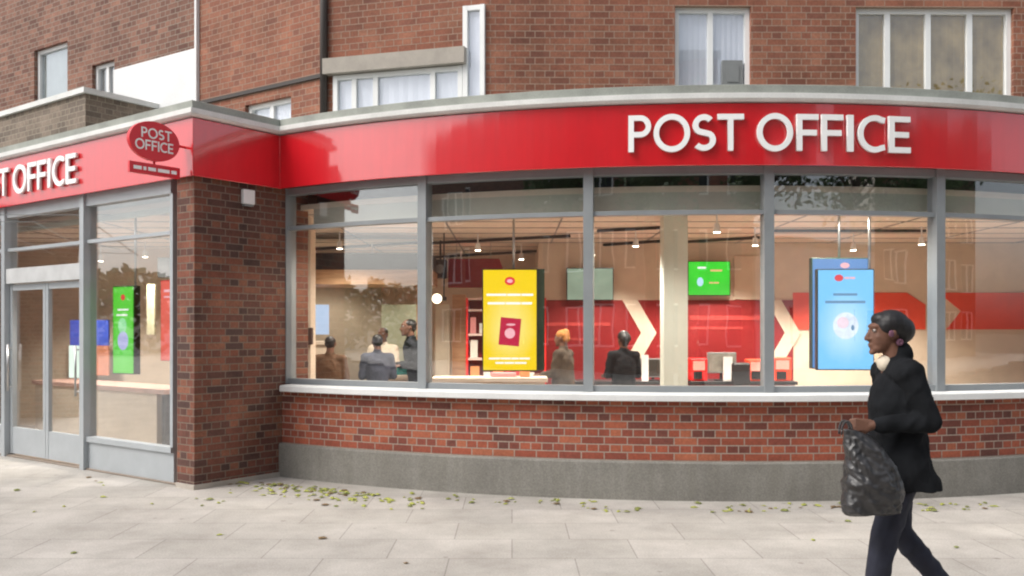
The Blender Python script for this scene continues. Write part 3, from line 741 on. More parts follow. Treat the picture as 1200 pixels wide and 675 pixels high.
ymat = glow_mat('yellow_screen_picture', (.96, .66, .001), (1, .90, .34), .93, .43)
root, fo, w, h = screen('hanging_screen', 'bright yellow hanging screen showing a red booklet behind the curved window', 565, 630, 315, 435, 9.75, 0, ymat, 602)
disc(fo, 'emblem', E['red'], 0, h * .88, .055, .045); disc(fo, 'emblem_text', E['pink'], 0, h * .88, .032, .02, y=-.0105)
on_face(fo, 'text_line', E['white'], words(-w * .42, w * .42, h * .735, h * .022, 3)); on_face(fo, 'text_line', E['white'], words(-w * .40, w * .40, h * .652, h * .022, 3))
on_face(fo, 'text_line', E['white'], words(-w * .38, w * .36, h * .115, h * .018, 4)); on_face(fo, 'text_line', E['white'], words(-w * .26, w * .30, h * .072, h * .018, 3))
m = MB(); m.local = True; a = -.09; bw_, bh_ = w * .37, h * .27
def rp(x, z): return (x * math.cos(a) - z * math.sin(a), x * math.sin(a) + z * math.cos(a) + h * .385)
pp_ = [rp(-bw_ / 2, -bh_ / 2), rp(bw_ / 2, -bh_ / 2), rp(bw_ / 2, bh_ / 2), rp(-bw_ / 2, bh_ / 2)]
m.mesh([(x, -.0075, z) for x, z in pp_] + [(x, -.0045, z) for x, z in pp_], [(0, 1, 2, 3), (7, 6, 5, 4), (0, 4, 5, 1), (1, 5, 6, 2), (2, 6, 7, 3), (3, 7, 4, 0)])
bk = m.build('booklet_picture', E['crimson'], fo)
disc(bk, 'crest', E['pink'], 0, h * .37, .055, .055, y=-.0105); disc(bk, 'crest_text', E['pink'], .01, h * .455, .05, .012, y=-.0105)
M['sidegreen'] = mat('dark_green_casing_edge', (.03, .07, .04), .4)
m = MB(); m.local = True; m.box(w / 2 - .0, w / 2 + .075, .03, .10, .01, h + .0); m.build('side_cover', M['sidegreen'], root)

bmat_ = glow_mat('blue_screen_picture', (.18, .55, .95), (.62, .84, 1), 1.0, .42)
root, fo, w, h = screen('hanging_screen', 'front light blue hanging screen with grey text lines left of the walking person', 958, 1024, 315, 434, 9.6, -.06, bmat_, 1020)
disc(fo, 'emblem', E['red'], -w * .12, h * .91, .045, .035); on_face(fo, 'text_line', E['pink'], words(-w * .02, w * .16, h * .9, .02, 2))
on_face(fo, 'text_line', E['navy'], words(-w * .22, w * .2, h * .735, h * .024, 1)); on_face(fo, 'text_line', E['navy'], words(-w * .36, w * .34, h * .66, h * .026, 1))
disc(fo, 'picture_glow', emat('screen_pale_lilac', (.72, .80, .95), 1, .15, 14), w * .0, h * .44, .13, .14); disc(fo, 'picture_detail', emat('screen_pale_pink', (.85, .66, .76), 1, .1, 12), -.03, h * .47, .06, .06, y=-.0105); disc(fo, 'picture_shadow', E['navy'], .07, h * .42, .016, .03, y=-.0105)
root, fo, w, h = screen('hanging_screen', 'darker blue screen hanging behind the light blue one, only its edge seen', 951, 1018, 302, 432, 10.0, .0, emat('deep_blue_screen_picture', (.10, .27, .62), .9), 985, frame=M['sidegreen'])
disc(fo, 'emblem', E['pink'], .05, h * .93, .05, .03)

gmat = glow_mat('green_screen_picture', (.10, .62, .03), (.2, .75, .15), 1.0, .4)
def left_thing_dir(): return math.atan2(-U.y, -U.x)
root, fo, w, h = screen('hanging_screen', 'narrow green hanging screen behind the left shop window', 126, 163, 335, 438.5, 10.75, -.50, gmat, 160, poletop=3.0)
disc(fo, 'emblem', E['red'], 0, h * .87, .035, .035)
on_face(fo, 'text_line', E['white'], words(-w * .25, w * .25, h * .72, .02, 2)); on_face(fo, 'text_line', E['white'], words(-w * .3, w * .2, h * .66, .02, 2))
disc(fo, 'picture_glow', emat('screen_lilac', (.5, .5, .8), 1), 0, h * .38, .09, .11); disc(fo, 'picture_detail', emat('screen_pale_green', (.35, .8, .4), 1), -.01, h * .55, .07, .09)
root, fo, w, h = screen('hanging_screen', 'narrow red screen beside the brick pier in the left window', 183, 216, 328, 423, 10.6, -.5, emat('coral_screen_picture', (.80, .12, .09), 1, .1), None, frame=M['redp'])
on_face(fo, 'text_line', E['pink'], words(-w * .3, w * .3, h * .85, .03, 2) + words(-w * .3, w * .3, h * .78, .02, 2))
root, fo, w, h = screen('wall_television', 'bright green television on the back wall right of the column', 806, 856, 306, 346.5, 14.3, 0, emat('tv_green', (.03, .62, .03), 1, .15, 2), None, th=.06)
tag(root, cat='television')
disc(fo, 'picture_detail', emat('screen_pale_blue', (.5, .75, .9), 1), -.14, h * .4, .05, .07); on_face(fo, 'text_line', E['white'], words(-.18, -.05, h * .78, .03, 1)); on_face(fo, 'text_line', emat('screen_orange', (.8, .45, .2), 1), words(.02, .2, h * .7, .03, 1) + words(0, .15, h * .35, .025, 2))
root, fo, w, h = screen('wall_television', 'switched off television with an added grey green glow on the back wall left of the column', 664, 719, 314, 352, 14.35, 0, emat('tv_off_glow', (.24, .30, .22), 1, .2, 2), None, th=.06)  # set is off; its pale face is put in as emission
tag(root, cat='television')

# door notice, posters, counters
o_ = LG + .024
u0_, u1_ = LF.u_at(79, o_), LF.u_at(93, o_)
m = MB(); LF.box(m, u0_, u1_, LF.z_at(86, 443, o_), LF.z_at(86, 405, o_), LG + .0, LG + .006)
def flat_thing(mb, name, mt, label, cat, group=None): return mb.build(name, mt, label=label, cat=cat, group=group)
flat_thing(m, 'door_notice', mat('pale_mint_paper', (.62, .76, .68), .6), 'pale mint paper notice stuck on the glass door', 'notice')

def wallbox(px0, px1, y0, y1, D, th): 
    a = W(px0, y1, D); b = W(px1, y0, D); m = MB(); m.box(a.x, b.x, D, D + th, a.z, b.z); return m
flat_thing(wallbox(364, 385, 357, 392, 14.6, .04), 'wall_poster', emat('glowing_pale_blue_poster', (.50, .62, .82), .9), 'pale blue poster given its own glow behind the left curved window', 'poster')  # poster colour emits, so its brightness is painted in
flat_thing(wallbox(82, 127, 375, 408, 15.0, .05), 'blue_banner', mat('royal_blue_board', (.06, .11, .62), .5), 'royal blue board seen through the left shop front', 'board')
m = wallbox(525, 580, 303, 337, 14.2, .08)
sg = empty('ceiling_banner', tuple(W(560, 337, 14.2)), label='dark red panel hanging under the ceiling left of the yellow screen', cat='banner')
m = MB(); q = [W(525, 337, 14.2), W(598, 337, 14.2), W(585, 303, 14.2), W(525, 303, 14.2)]
m.mesh([tuple(p) for p in q] + [(p.x, p.y + .08, p.z) for p in q], [(0, 1, 2, 3), (7, 6, 5, 4), (0, 4, 5, 1), (1, 5, 6, 2), (2, 6, 7, 3), (3, 7, 4, 0)]); m.build('panel', M['intred'], sg)
m = MB(); 
for px in (535, 575): p = W(px, 303, 14.2); m.cyl((p.x, p.y + .04, p.z), (p.x, p.y + .04, 3.0), .006)
m.build('hanging_wire', M['steel'], sg)
t = empty('loudspeaker', tuple(W(515, 326, 14.0)), label='black box loudspeaker under the ceiling left of the dark red panel', cat='speaker')
a = W(508, 326, 14.0); b = W(523, 304, 14.0); m = MB(); m.box(a.x, b.x, 14.0, 14.2, a.z, b.z); m.build('cabinet', M['black'], t, bevel=.01)
m = MB(); m.cyl(((a.x + b.x) / 2, 13.995, (a.z + b.z) / 2), ((a.x + b.x) / 2, 14.0, (a.z + b.z) / 2), .07, n=20); m.build('cone', M['grey_plastic'], t)
m = MB(); m.cyl(((a.x + b.x) / 2, 14.1, b.z), ((a.x + b.x) / 2, 14.1, 3.0), .015); m.build('bracket', M['black'], t)

# canopy over the counters on the left
t = empty('counter_canopy', (-2.0, 13.2, 2.2), label='long light wood canopy above the serving counter at the left', cat='canopy')
a = W(366, 333, 13.0); b = W(506, 316, 13.0); m = MB(); m.box(a.x - .6, b.x, 13.0, 14.0, a.z, b.z); m.build('fascia_board', M['wood'], t)
m = MB(); m.box(a.x - .6, b.x - .02, 13.05, 14.0, b.z + .001, b.z + .24); m.build('painted_shade_band', M['black'], t)  # solid black box stands in for the shade of the gap over the canopy
m = MB(); m.box(a.x - .55, a.x - .35, 13.3, 13.6, .02, a.z - .001); m.box(b.x - .25, b.x - .05, 13.3, 13.6, .02, a.z - .001); m.build('post', M['wood'], t)
# back lining under the canopy
flat_thing(wallbox(345, 447, 335, 480, 15.6, .05), 'partition_panel', mat('beige_partition', (.34, .28, .20), .6, var=.12), 'tall beige partition behind the serving counter', 'partition')
flat_thing(wallbox(447, 495, 357, 470, 15.0, .04), 'glazed_screen', M['frost'], 'pale green glazed screen behind the serving counter', 'partition')
flat_thing(wallbox(510, 527, 357, 470, 13.6, .10), 'white_pillar', mat('warm_white_board', (.55, .53, .42), .6), 'narrow off-white board standing left of the red shelves', 'board')
flat_thing(wallbox(530, 546, 345, 470, 13.7, .10), 'wood_post', M['wood'], 'brown wooden post between the off-white board and red shelves', 'post')
# red shelving
t = empty('shelf_unit', tuple(W(560, 470, 13.2)), label='red display shelving with leaflets left of the yellow screen', cat='shelves')
a = W(546, 480, 13.2); b = W(640, 349, 13.2); m = MB(); m.box(a.x, b.x, 13.5, 13.53, .02, b.z); m.build('back_panel', M['intred'], t)
m = MB(); m.box(a.x, a.x + .03, 13.2, 13.5, .02, b.z); m.box(b.x - .03, b.x, 13.2, 13.5, .02, b.z); m.build('side_panel', M['redp'], t)
for k, z in enumerate([.5, .85, 1.20, 1.55, 1.9, b.z - .03]):
    m = MB(); m.box(a.x + .031, b.x - .031, 13.2, 13.499, z, z + .03); m.build('shelf', mat('pink_white_shelf_edge', (.7, .5, .45), .5) if k == 0 else bpy.data.materials['pink_white_shelf_edge'], t)
lm = [mat('leaflet_%s' % c[0], c[1], .6) for c in (('orange', (.8, .3, .1)), ('white', (.75, .72, .65)), ('pink', (.75, .3, .3)), ('red', (.6, .05, .05)))]
random.seed(5)
for z in (.88, 1.23, 1.58):
    x = a.x + .06
    while x < b.x - .2:
        wd_ = random.uniform(.08, .16)
        m = MB(); m.box(x, x + wd_, 13.28, 13.32, z + .003, z + random.uniform(.14, .26))
        m.build('leaflet_stack', random.choice(lm), label='%s stack of leaflets on a red shelf behind the yellow screen' % random.choice(['small']), cat='leaflets', group='leaflet stacks on the red shelves')
        x += wd_ + random.uniform(.02, .07)
# counters
def counter(px0, px1, ytop, D, dep, label, top=M['cream'], body=M['cream'], rz=0):
    a = W(px0, ytop, D); b = W(px1, ytop, D)
    t = empty('counter', ((a.x + b.x) / 2, D, .02), label=label, cat='counter')
    m = MB(); m.box(a.x, b.x, D, D + dep, a.z - .05, a.z); m.build('worktop', top, t, bevel=.005)
    m = MB(); m.box(a.x + .03, b.x - .03, D + .04, D + dep - .03, .02, a.z - .051); m.build('front_panel', body, t)
    return a.z
m_top = mat('pinkish_counter_top', (.62, .40, .33), .5)
zc1 = counter(505, 642, 443, 10.6, .5, 'low cream ledge counter under the yellow screen')
zc2 = counter(434, 500, 440, 12.6, .6, 'cream serving counter with papers behind the left customers')
zc3 = counter(350, 385, 400, 13.4, .5, 'tall cream counter end below the pale blue poster')
zc4 = counter(648, 778, 447, 13.4, .6, 'dark topped desk left of the pale column', M['black'], M['intred'])
zc5 = counter(808, 935, 447, 13.2, .7, 'dark topped desk with red machines right of the pale column', M['black'], M['intred'])
# left wing interior
CF = Facet(W(40, 460, 14.2).xy, W(196, 460, 11.9).xy)
t = empty('counter', (CF.p.x, CF.p.y, .02), label='long low cream counter behind the left shop window', cat='counter')
m = MB(); CF.box(m, 0, CF.len, .80, .86, -.6, .04); m.build('worktop', m_top, t)
m = MB(); CF.box(m, .03, CF.len - .25, .02, .799, -.55, 0); m.build('front_panel', M['cream'], t)
m = MB(); CF.box(m, CF.len - .12, CF.len - .04, .02, .799, -.5, 0); m.build('leg', M['black'], t)
m = MB(); m.box(-8.5, -3.9, 15.6, 15.7, .02, 3.0); m.build('partition_wall', M['cream'], shop)
flat_thing(wallbox(113, 127, 405, 440, 14.0, .05), 'small_board', mat('salmon_board', (.6, .25, .15), .5), 'small salmon board below the royal blue board', 'board')
flat_thing(wallbox(172, 181, 333, 392, 13.0, .05), 'leaflet_rack', mat('pale_yellow_white_board', (.75, .72, .5), .5), 'narrow pale board between the green and red screens', 'board')
m = MB(); p = W(193, 325, 13.0); m.box(p.x - .1, p.x + .1, 13, 13.15, p.z, p.z + .28); flat_thing(m, 'loudspeaker', M['black'], 'black loudspeaker above the red screen by the brick pier', 'speaker')
# desk machines and monitors
def monitor(px, ytop, w, h, D, zd, label, mt):
    p = W(px, ytop, D); t = empty('monitor', (p.x, D, zd), label=label, cat='monitor')
    m = MB(); m.box(p.x - w / 2, p.x + w / 2, D, D + .05, p.z - h, p.z); m.build('casing', M['grey_plastic'], t, bevel=.008)
    m = MB(); m.box(p.x - w / 2 + .02, p.x + w / 2 - .02, D - .003, D, p.z - h + .02, p.z - .02); m.build('display', mt, t)
    m = MB(); m.cyl((p.x, D + .06, zd + .02), (p.x, D + .06, p.z - h / 2), .02); m.cyl((p.x, D + .06, zd + .001), (p.x, D + .06, zd + .02), .1, n=20); m.build('stand', M['black'], t)
    return t
scr = mat('grey_paper_display', (.25, .24, .21), .4, var=.4, scale=6)
monitor(846, 413, .42, .30, 13.3, zc5, 'grey backed monitor between two red machines', scr)
monitor(766, 420, .40, .28, 13.5, zc4, 'dark monitor beside the standing person in black', mat('dark_display', (.05, .045, .04), .3))
def papers(px, y0, y1, w, D, zd, label):
    p = W(px, y0, D); m = MB(); m.box(p.x - w / 2, p.x + w / 2, D, D + .02, zd + .001, p.z); return flat_thing(m, 'paper_notice', M['whitep'], label, 'notice')
papers(756, 416, 432, .10, 13.42, zc4, 'white card standing on the desk behind the person in black')
papers(853, 418, 434, .13, 13.22, zc5, 'white card leaning in front of the grey monitor')
def machine(px, ytop, w, D, zd, label, mt):
    p = W(px, ytop, D); t = empty('self_service_machine', (p.x, D, zd), label=label, cat='machine')
    m = MB(); m.box(p.x - w / 2, p.x + w / 2, D, D + .22, zd + .001, p.z); m.build('housing', mt, t, bevel=.02)
    m = MB(); m.box(p.x - w / 2 + .05, p.x + w / 2 - .08, D - .012, D, zd + .03, zd + .14); m.build('slot', M['black'], t)
    m = MB(); m.box(p.x - w / 2 + .04, p.x + w / 2 - .04, D - .008, D, p.z - .17, p.z - .04); m.build('label_plate', mat('pink_plate', (.8, .35, .3), .5), t)
machine(819, 420, .25, 13.25, zc5, 'bright red desk machine just right of the pale column', M['redp'])
machine(890, 421, .33, 13.25, zc5, 'orange red desk machine left of the fourth window post', M['orange_red'])
machine(917, 419, .27, 13.25, zc5, 'orange red desk machine right of the fourth window post', M['orange_red'])
t = empty('office_chair', tuple(W(868, 452, 13.0)), label='black office chair beside the grey monitor', cat='chair')
p = W(869, 425, 12.9); m = MB(); m.box(p.x - .13, p.x + .13, 12.9, 12.98, .85, p.z); m.build('backrest', M['black'], t, bevel=.03)
m = MB(); m.box(p.x - .2, p.x + .2, 12.5, 12.9, .5, .58); m.build('seat', M['black'], t, bevel=.03)
m = MB(); m.cyl((p.x, 12.7, .12), (p.x, 12.7, .5), .025); 
for k in range(5): a = 2 * PI * k / 5; m.cyl((p.x, 12.7, .12), (p.x + .28 * math.cos(a), 12.7 + .28 * math.sin(a), .05), .018)
m.cyl((p.x, 12.94, .54), (p.x, 12.94, .9), .02); m.build('base', M['black'], t)
# small dark box on the left column
t = empty('card_terminal', tuple(W(355, 404, 10.95)), label='small dark wall box fixed to the cream column at far left', cat='box')
a = W(347, 404, 10.95); b = W(364, 384, 10.95); m = MB(); m.box(a.x, b.x, 11.0, 11.098, a.z, b.z); m.build('casing', mat('dark_brown_casing', (.06, .035, .03), .5), t, bevel=.006)
m = MB(); m.box(a.x + .05, b.x - .04, 10.994, 11.0, a.z + .04, b.z - .07); m.build('display', M['conc'], t)

# ceiling tracks, spot lamps
lampmat = emat('lit_lamp_face', (1, .86, .68), 14, 0)
def track(px0, y0, px1, y1):
    def cp(px, y): D = (3.0 - CH) * F / (HY - y); return Vector(((px - CX) / F * D, D, 2.97))
    a, b = cp(px0, y0), cp(px1, y1); m = MB(); m.cyl(a, b, .022, n=6)
    return a, b, m
random.seed(2)
tr = [((500, 283), (668, 274)), ((500, 300), (668, 290)), ((700, 268), (776, 264)), ((806, 281), (890, 276)), ((366, 290), (490, 282)), ((905, 268), (1085, 268)), ((690, 286), (776, 280))]
wh = ['left of the yellow screen', 'deep behind the yellow screen', 'before the pale column', 'above the green television', 'in the leftmost bay', 'above the blue screens', 'deep behind the pale column']
for (p0, p1), wtxt in zip(tr, wh):
    a, b, m = track(*p0, *p1)
    t = empty('lighting_track', tuple((a + b) / 2), label='dark ceiling lighting track ' + wtxt, cat='lighting track'); m.build('rail', M['black'], t)
lamps = [(370, 306), (398, 288), (436, 300), (540, 306), (611, 301), (694, 296), (885, 284), (560, 290), (745, 285), (1000, 290), (1080, 283), (840, 268), (170, 298), (118, 303)]
ltxt = ['by the cream column', 'near the top of the first bay', 'middle of the first bay', 'before the dark red panel', 'just above the yellow screen', 'at the second window post', 'right of the green television', 'nearer above the dark red panel', 'left of the pale column', 'above the blue screens', 'above the walking person', 'above the green television', 'above the green screen', 'by the glass door']
for k, (px, y) in enumerate(lamps):
    z = 2.80; D = (z - CH) * F / (HY - y); x = (px - CX) / F * D
    if D > 16.5: D = 16.5; x = (px - CX) / F * D; z = CH + (HY - y) / F * D
    if x > XS - .2 and D > 14.1: D = 14.1; x = (px - CX) / F * D; z = CH + (HY - y) / F * D
    t = empty('spot_lamp', (x, D, z), label='small white ceiling spot lamp ' + ltxt[k], cat='lamp', group='ceiling spot lamps')
    m = MB(); m.cyl((x, D, z + .06), (x, D, z - .04), .03, .045, n=14); m.build('housing', M['whitep'], t, smooth=False)
    m = MB(); m.cyl((x, D, z + .06), (x, D, 3.0), .01, n=8); m.build('stem', M['whitep'], t)
    m = MB(); m.cyl((x, D, z - .046), (x, D, z - .041), .038, n=14); m.build('lamp_face', lampmat, t)
p = W(512, 350, 13.0); t = empty('wall_lamp', tuple(p), label='glowing round lamp beside the second window bay post', cat='lamp')
m = MB(); m.ell(p, (.07, .07, .07)); m.build('globe', emat('lamp_globe', (1, .85, .6), 3, 0), t, smooth=True)
m = MB(); m.cyl((p.x + .07, p.y, p.z), (p.x + .13, p.y + .02, p.z), .03); m.cyl((p.x + .1, 13.0, p.z), (p.x + .1, 13.0, 3.0), .01); m.build('bracket', M['black'], t)
LIGHTS = [(-2.2, 12.2), (-.6, 11.6), (1.2, 11.6), (3.2, 11.2), (5.0, 11.2), (-3.2, 14.5), (-.8, 14.6), (1.5, 13.3), (3.2, 13.3), (5.2, 13.0), (-5.0, 12.6), (-6.5, 13.8), (-1.3, 10.3), (1.3, 9.7), (3.4, 9.7), (5.2, 9.8)]  # the last row by the glass is added fill in place of daylight
for k, (x, y) in enumerate(LIGHTS):
    ld = bpy.data.lights.new('shop_and_fill_light', 'SPOT'); ld.energy = (340 if k in (3, 4, 8, 9) else 130 if k in (0, 5, 6) else 225 if k < 12 else 85); ld.spot_size = math.radians(125 if k < 12 else 150); ld.spot_blend = .5; ld.shadow_soft_size = .12; ld.color = (1, .91, .80)
    lo = bpy.data.objects.new('shop_and_fill_light', ld); COL.objects.link(lo); lo.location = (x, y, 2.88)

# ------------------------------------------------------------------ people
def finish(mb, vox, name, mt, parent, wrinkle=0.0, wscale=9.0, smooth_it=3):
    me = mb.data('tmp'); ob = bpy.data.objects.new('tmp', me); COL.objects.link(ob)
    r = ob.modifiers.new('r', 'REMESH'); r.mode = 'VOXEL'; r.voxel_size = vox
    s_ = ob.modifiers.new('s', 'SMOOTH'); s_.factor = .5; s_.iterations = smooth_it
    dg = bpy.context.evaluated_depsgraph_get(); nm = bpy.data.meshes.new_from_object(ob.evaluated_get(dg)); bpy.data.objects.remove(ob)
    nm.name = name
    if wrinkle:
        big = wrinkle > .008
        for v in nm.vertices:
            c = v.co; q = Vector((c.x * wscale, c.y * wscale, c.z * wscale * .7))
            d = noise.noise(q) + .5 * noise.noise(q * 2.3)
            if big: d = .5 * d + .9 * (.35 - abs(noise.noise(V3(c.x * 9 + c.z * 5, c.y * 7, c.z * 3.2 - c.x * 3))) * 2) + .25 * noise.noise(V3(c.x * 35, c.y * 35, c.z * 26)); v.co = c + v.normal * d * wrinkle
    for p in nm.polygons: p.use_smooth = True
    nm.materials.clear(); nm.materials.append(mt)
    o = bpy.data.objects.new(name, nm); COL.objects.link(o); o.parent = parent; return o
def V3(*a): return Vector(a)
def hand(mb, wrist, d, side, up, curl=.5, s=1.0):
    """palm and five fingers; d forward direction, up back-of-hand normal"""
    d = d.normalized(); up = (up - d * up.dot(d)).normalized(); lat = d.cross(up) * side
    pc = wrist + d * .045 * s
    for k in (-.028, -.009, .011, .029): mb.cap(wrist + d * .01 * s + lat * k * .6 * s, .016 * s, wrist + d * .085 * s + lat * k * s, .0125 * s, 10)
    lens = (.078, .088, .082, .064)
    for k, l in zip((.029, .011, -.009, -.027), lens):
        p = wrist + d * .085 * s + lat * k * s; dd = d.copy(); r = .0098
        for j, fr_ in enumerate((.45, .3, .25)):
            dd = (Matrix.Rotation(-curl * (0.7, 1.0, .8)[j] * 1.3, 3, d.cross(up).normalized()) @ dd).normalized()
            q = p + dd * l * fr_ * s; mb.cap(p, r * s, q, (r - .0011) * s, 10); p = q; r -= .0009
    tb = wrist + d * .025 * s + lat * .026 * s; td = (d * .75 + lat * .6 - up * .25).normalized()
    t1 = tb + td * .042 * s; t2 = t1 + (d * .85 + lat * .05 - up * .5 * (1 if curl > .4 else .3)).normalized() * .033 * s
    mb.cap(tb, .0145 * s, t1, .0115 * s, 10); mb.cap(t1, .0112 * s, t2, .009 * s, 10)
def make_person(label, loc, rz, S, skin, hairm, topm, botm, shoem, arms, legs, lean=0.0, coat=None, vox=.011, hair='short', headpos=None, headturn=0.0, name='person', scarf=None, shirt=None):
    root = empty('person', loc, rz, label=label, cat='person'); root.scale = (S, S, S)
    pel = V3(0, 0, .94); ch = V3(lean * .6, 0, 1.28); nk = V3(lean * .9, 0, 1.45)
    hd = headpos or V3(lean + .025, 0, 1.625)
    b = MB()
    b.loft([(0, 0, .84, .09, .135), (0, 0, .93, .105, .16), (lean * .2, 0, 1.05, .09, .135), (lean * .5, 0, 1.2, .105, .155), (lean * .7, 0, 1.33, .11, .17), (lean * .85, 0, 1.42, .075, .13), (lean * .9, 0, 1.46, .05, .06)])
    b.cap(nk - V3(.01, 0, .04), .062, hd - V3(.03, 0, .06), .054)
    RH = Matrix.Rotation(headturn, 3, 'Z')
    def H(x, y, z): return hd + RH @ V3(x, y, z)
    b.ell(H(-.012, 0, .028), (.096, .074, .092), RH); b.ell(H(.022, 0, -.02), (.07, .062, .085), RH); b.ell(H(.045, 0, -.075), (.042, .045, .032), RH)
    b.ell(H(.075, 0, -.098), (.018, .022, .016)); b.ell(H(.062, 0, .045), (.034, .052, .02), RH)      # chin, brow
    b.cap(H(.085, 0, .025), .009, H(.108, 0, -.022), .014); b.ell(H(.096, .012, -.027), (.012, .009, .008)); b.ell(H(.096, -.012, -.027), (.012, .009, .008))
    b.ell(H(.086, 0, -.055), (.014, .024, .007)); b.ell(H(.083, 0, -.067), (.014, .021, .008)); b.ell(H(.055, .035, -.015), (.02, .02, .018)); b.ell(H(.055, -.035, -.015), (.02, .02, .018))
    for s_ in (1, -1): b.ell(H(-.012, .076 * s_, .0), (.018, .008, .03), RH); b.ell(H(-.016, .083 * s_, .006), (.014, .006, .02), RH)
    shs = {}
    for s_, key in ((1, 'L'), (-1, 'R')):
        sh = V3(lean * .8, .175 * s_, 1.40); el, wr, hdir, up, curl = arms[key]
        b.cap(V3(lean * .8, .08 * s_, 1.41), .06, sh, .055); b.cap(sh, .052, el, .040); b.cap(el, .040, wr, .025); hand(b, wr, hdir, -s_, up, curl); shs[key] = sh
        hp, kn, an, toe = legs[key]
        b.cap(hp, .085, kn, .055); b.cap(kn, .054, kn + (an - kn) * .3 + V3(-.012, 0, 0), .054); b.cap(kn + (an - kn) * .3, .054, an, .036); b.cap(an - V3(.03, 0, .03), .035, toe, .028)
    finish(b, vox, 'body', skin, root, smooth_it=2)
    # eyes
    for s_ in (1, -1):
        e = MB(); e.local = True; e.ell(H(.076, .032 * s_, .022), (.010, .012, .009)); eo = e.build('eye', EYE, None, smooth=True); eo.parent = root
        e = MB(); e.local = True; e.ell(H(.0838, .032 * s_, .022), (.004, .006, .006)); p_ = e.build('pupil', M['black'], None, smooth=True); p_.parent = eo
    # hair
    h_ = MB()
    if hair == 'full':
        h_.ell(H(-.026, 0, .054), (.104, .090, .086), RH); h_.ell(H(-.085, 0, .025), (.075, .082, .078), RH); h_.ell(H(.03, 0, .085), (.05, .06, .04), RH); h_.ell(H(-.105, 0, .0), (.045, .05, .045), RH); h_.ell(H(-.07, 0, -.05), (.04, .05, .05), RH)
        for s_ in (1, -1): h_.ell(H(.0, .06 * s_, .045), (.05, .02, .045), RH)
    elif hair == 'long':
        h_.ell(H(-.03, 0, .045), (.098, .088, .085), RH); h_.loft([(hd.x - .075, hd.y, hd.z - .2, .05, .09), (hd.x - .07, hd.y, hd.z - .05, .06, .09), (hd.x - .06, hd.y, hd.z + .05, .05, .07)])
    elif hair == 'wrap':
        h_.ell(H(-.02, 0, .05), (.103, .084, .078), RH); h_.ell(H(-.06, 0, .09), (.055, .055, .05), RH); h_.ell(H(-.07, 0, .0), (.055, .07, .06), RH)
    else:
        h_.ell(H(-.026, 0, .045), (.094, .082, .076), RH); h_.ell(H(-.06, 0, .0), (.055, .072, .06), RH)
    finish(h_, .006 if vox < .008 else .011, 'headscarf' if hair == 'wrap' else 'hair', hairm, root, .008, 30)
    # top
    c = MB(); hem = .80 if coat is None else coat
    if coat is None: c.loft([(0, 0, .84, .125, .175), (0, 0, .95, .125, .18), (lean * .25, 0, 1.08, .12, .165), (lean * .5, 0, 1.22, .13, .185), (lean * .75, 0, 1.36, .125, .185), (lean * .85, 0, 1.43, .09, .14), (lean * .9, 0, 1.475, .065, .075)])
    else: c.loft(coat)
    for s_, key in ((1, 'L'), (-1, 'R')):
        el, wr = arms[key][0], arms[key][1]; sh = shs[key]
        c.cap(V3(sh.x, .06 * s_, sh.z), .085, sh, .078); c.cap(sh, .076, el, .062); c.cap(el, .062, el + (wr - el) * .88, .043)
    c.cap(nk - V3(.0, 0, .01), .075, nk + (V3(-.02, 0, .055) if vox < .008 else V3(-.005, 0, .03)), .07)
    finish(c, .009 if vox < .008 else .014, 'jacket' if coat else 'top', topm, root, .0115, 10, smooth_it=2)
    t_ = MB(); t_.loft([(0, 0, .80, .115, .16), (0, 0, .90, .12, .172), (0, 0, 1.0, .108, .15)])
    for key in 'LR':
        hp, kn, an, toe = legs[key]; t_.cap(hp, .10, kn, .075); t_.cap(kn, .075, kn + (an - kn) * .9, .058)
    finish(t_, .010 if vox < .008 else .02, 'trousers', botm, root, .009, 10)
    for key in 'LR':
        hp, kn, an, toe = legs[key]; s2 = MB(); s2.cap(an - V3(.035, 0, .035), .043, toe, .036); s2.cap(an + V3(0, 0, .01), .046, an - V3(.01, 0, .03), .045); s2.box(an.x - .07, toe.x + .02, toe.y - .035, toe.y + .035, toe.z - .033, toe.z - .012)
        finish(s2, .008 if vox < .008 else .014, 'shoe', shoem, root)
    if scarf:
        s3 = MB(); s3.cap(hd + V3(.035, 0, -.150), .022, hd + V3(.0, 0, -.16), .05); finish(s3, .008, 'collar', scarf, root)
    return root
EYE = mat('eye_white', (.38, .34, .31), .6, var=.02)
skin_d = mat('dark_skin', (.15, .068, .042), .65, var=.2, bmp=.0006, scale=14); skin_m = mat('medium_skin', (.45, .25, .16), .5, var=.1, scale=14)
hair_b = mat('black_hair', (.010, .009, .010), .5, var=.4, scale=60); cloth_k = mat('black_jacket_cloth', (.011, .012, .014), .95, spec=.15, var=.3, scale=9, bmp=.002)
navy = mat('dark_navy_trousers', (.014, .016, .03), .8, var=.25, scale=9); brown = mat('brown_coat_cloth', (.11, .058, .03), .9, var=.2, scale=9)
shoe = mat('black_shoe', (.015, .015, .015), .5); cream_c = mat('cream_shirt_cloth', (.72, .63, .5), .8); grey_c = mat('slate_top_cloth', (.03, .034, .055), .9, var=.3); orange_c = mat('orange_headscarf_cloth', (.36, .15, .04), .9, var=.3); olive = mat('dark_olive_coat', (.06, .042, .028), .9, var=.5, scale=6)
stand = {'L': (V3(0, .09, .90), V3(.02, .1, .49), V3(0, .1, .09), V3(.12, .12, .035)), 'R': (V3(0, -.09, .90), V3(.02, -.1, .49), V3(0, -.1, .09), V3(.12, -.12, .035))}
relax = {'L': (V3(-.03, .235, 1.12), V3(.05, .24, .88), V3(.1, 0, -1), V3(0, 1, 0), .35), 'R': (V3(-.03, -.235, 1.12), V3(.05, -.24, .88), V3(.1, 0, -1), V3(0, -1, 0), .35)}
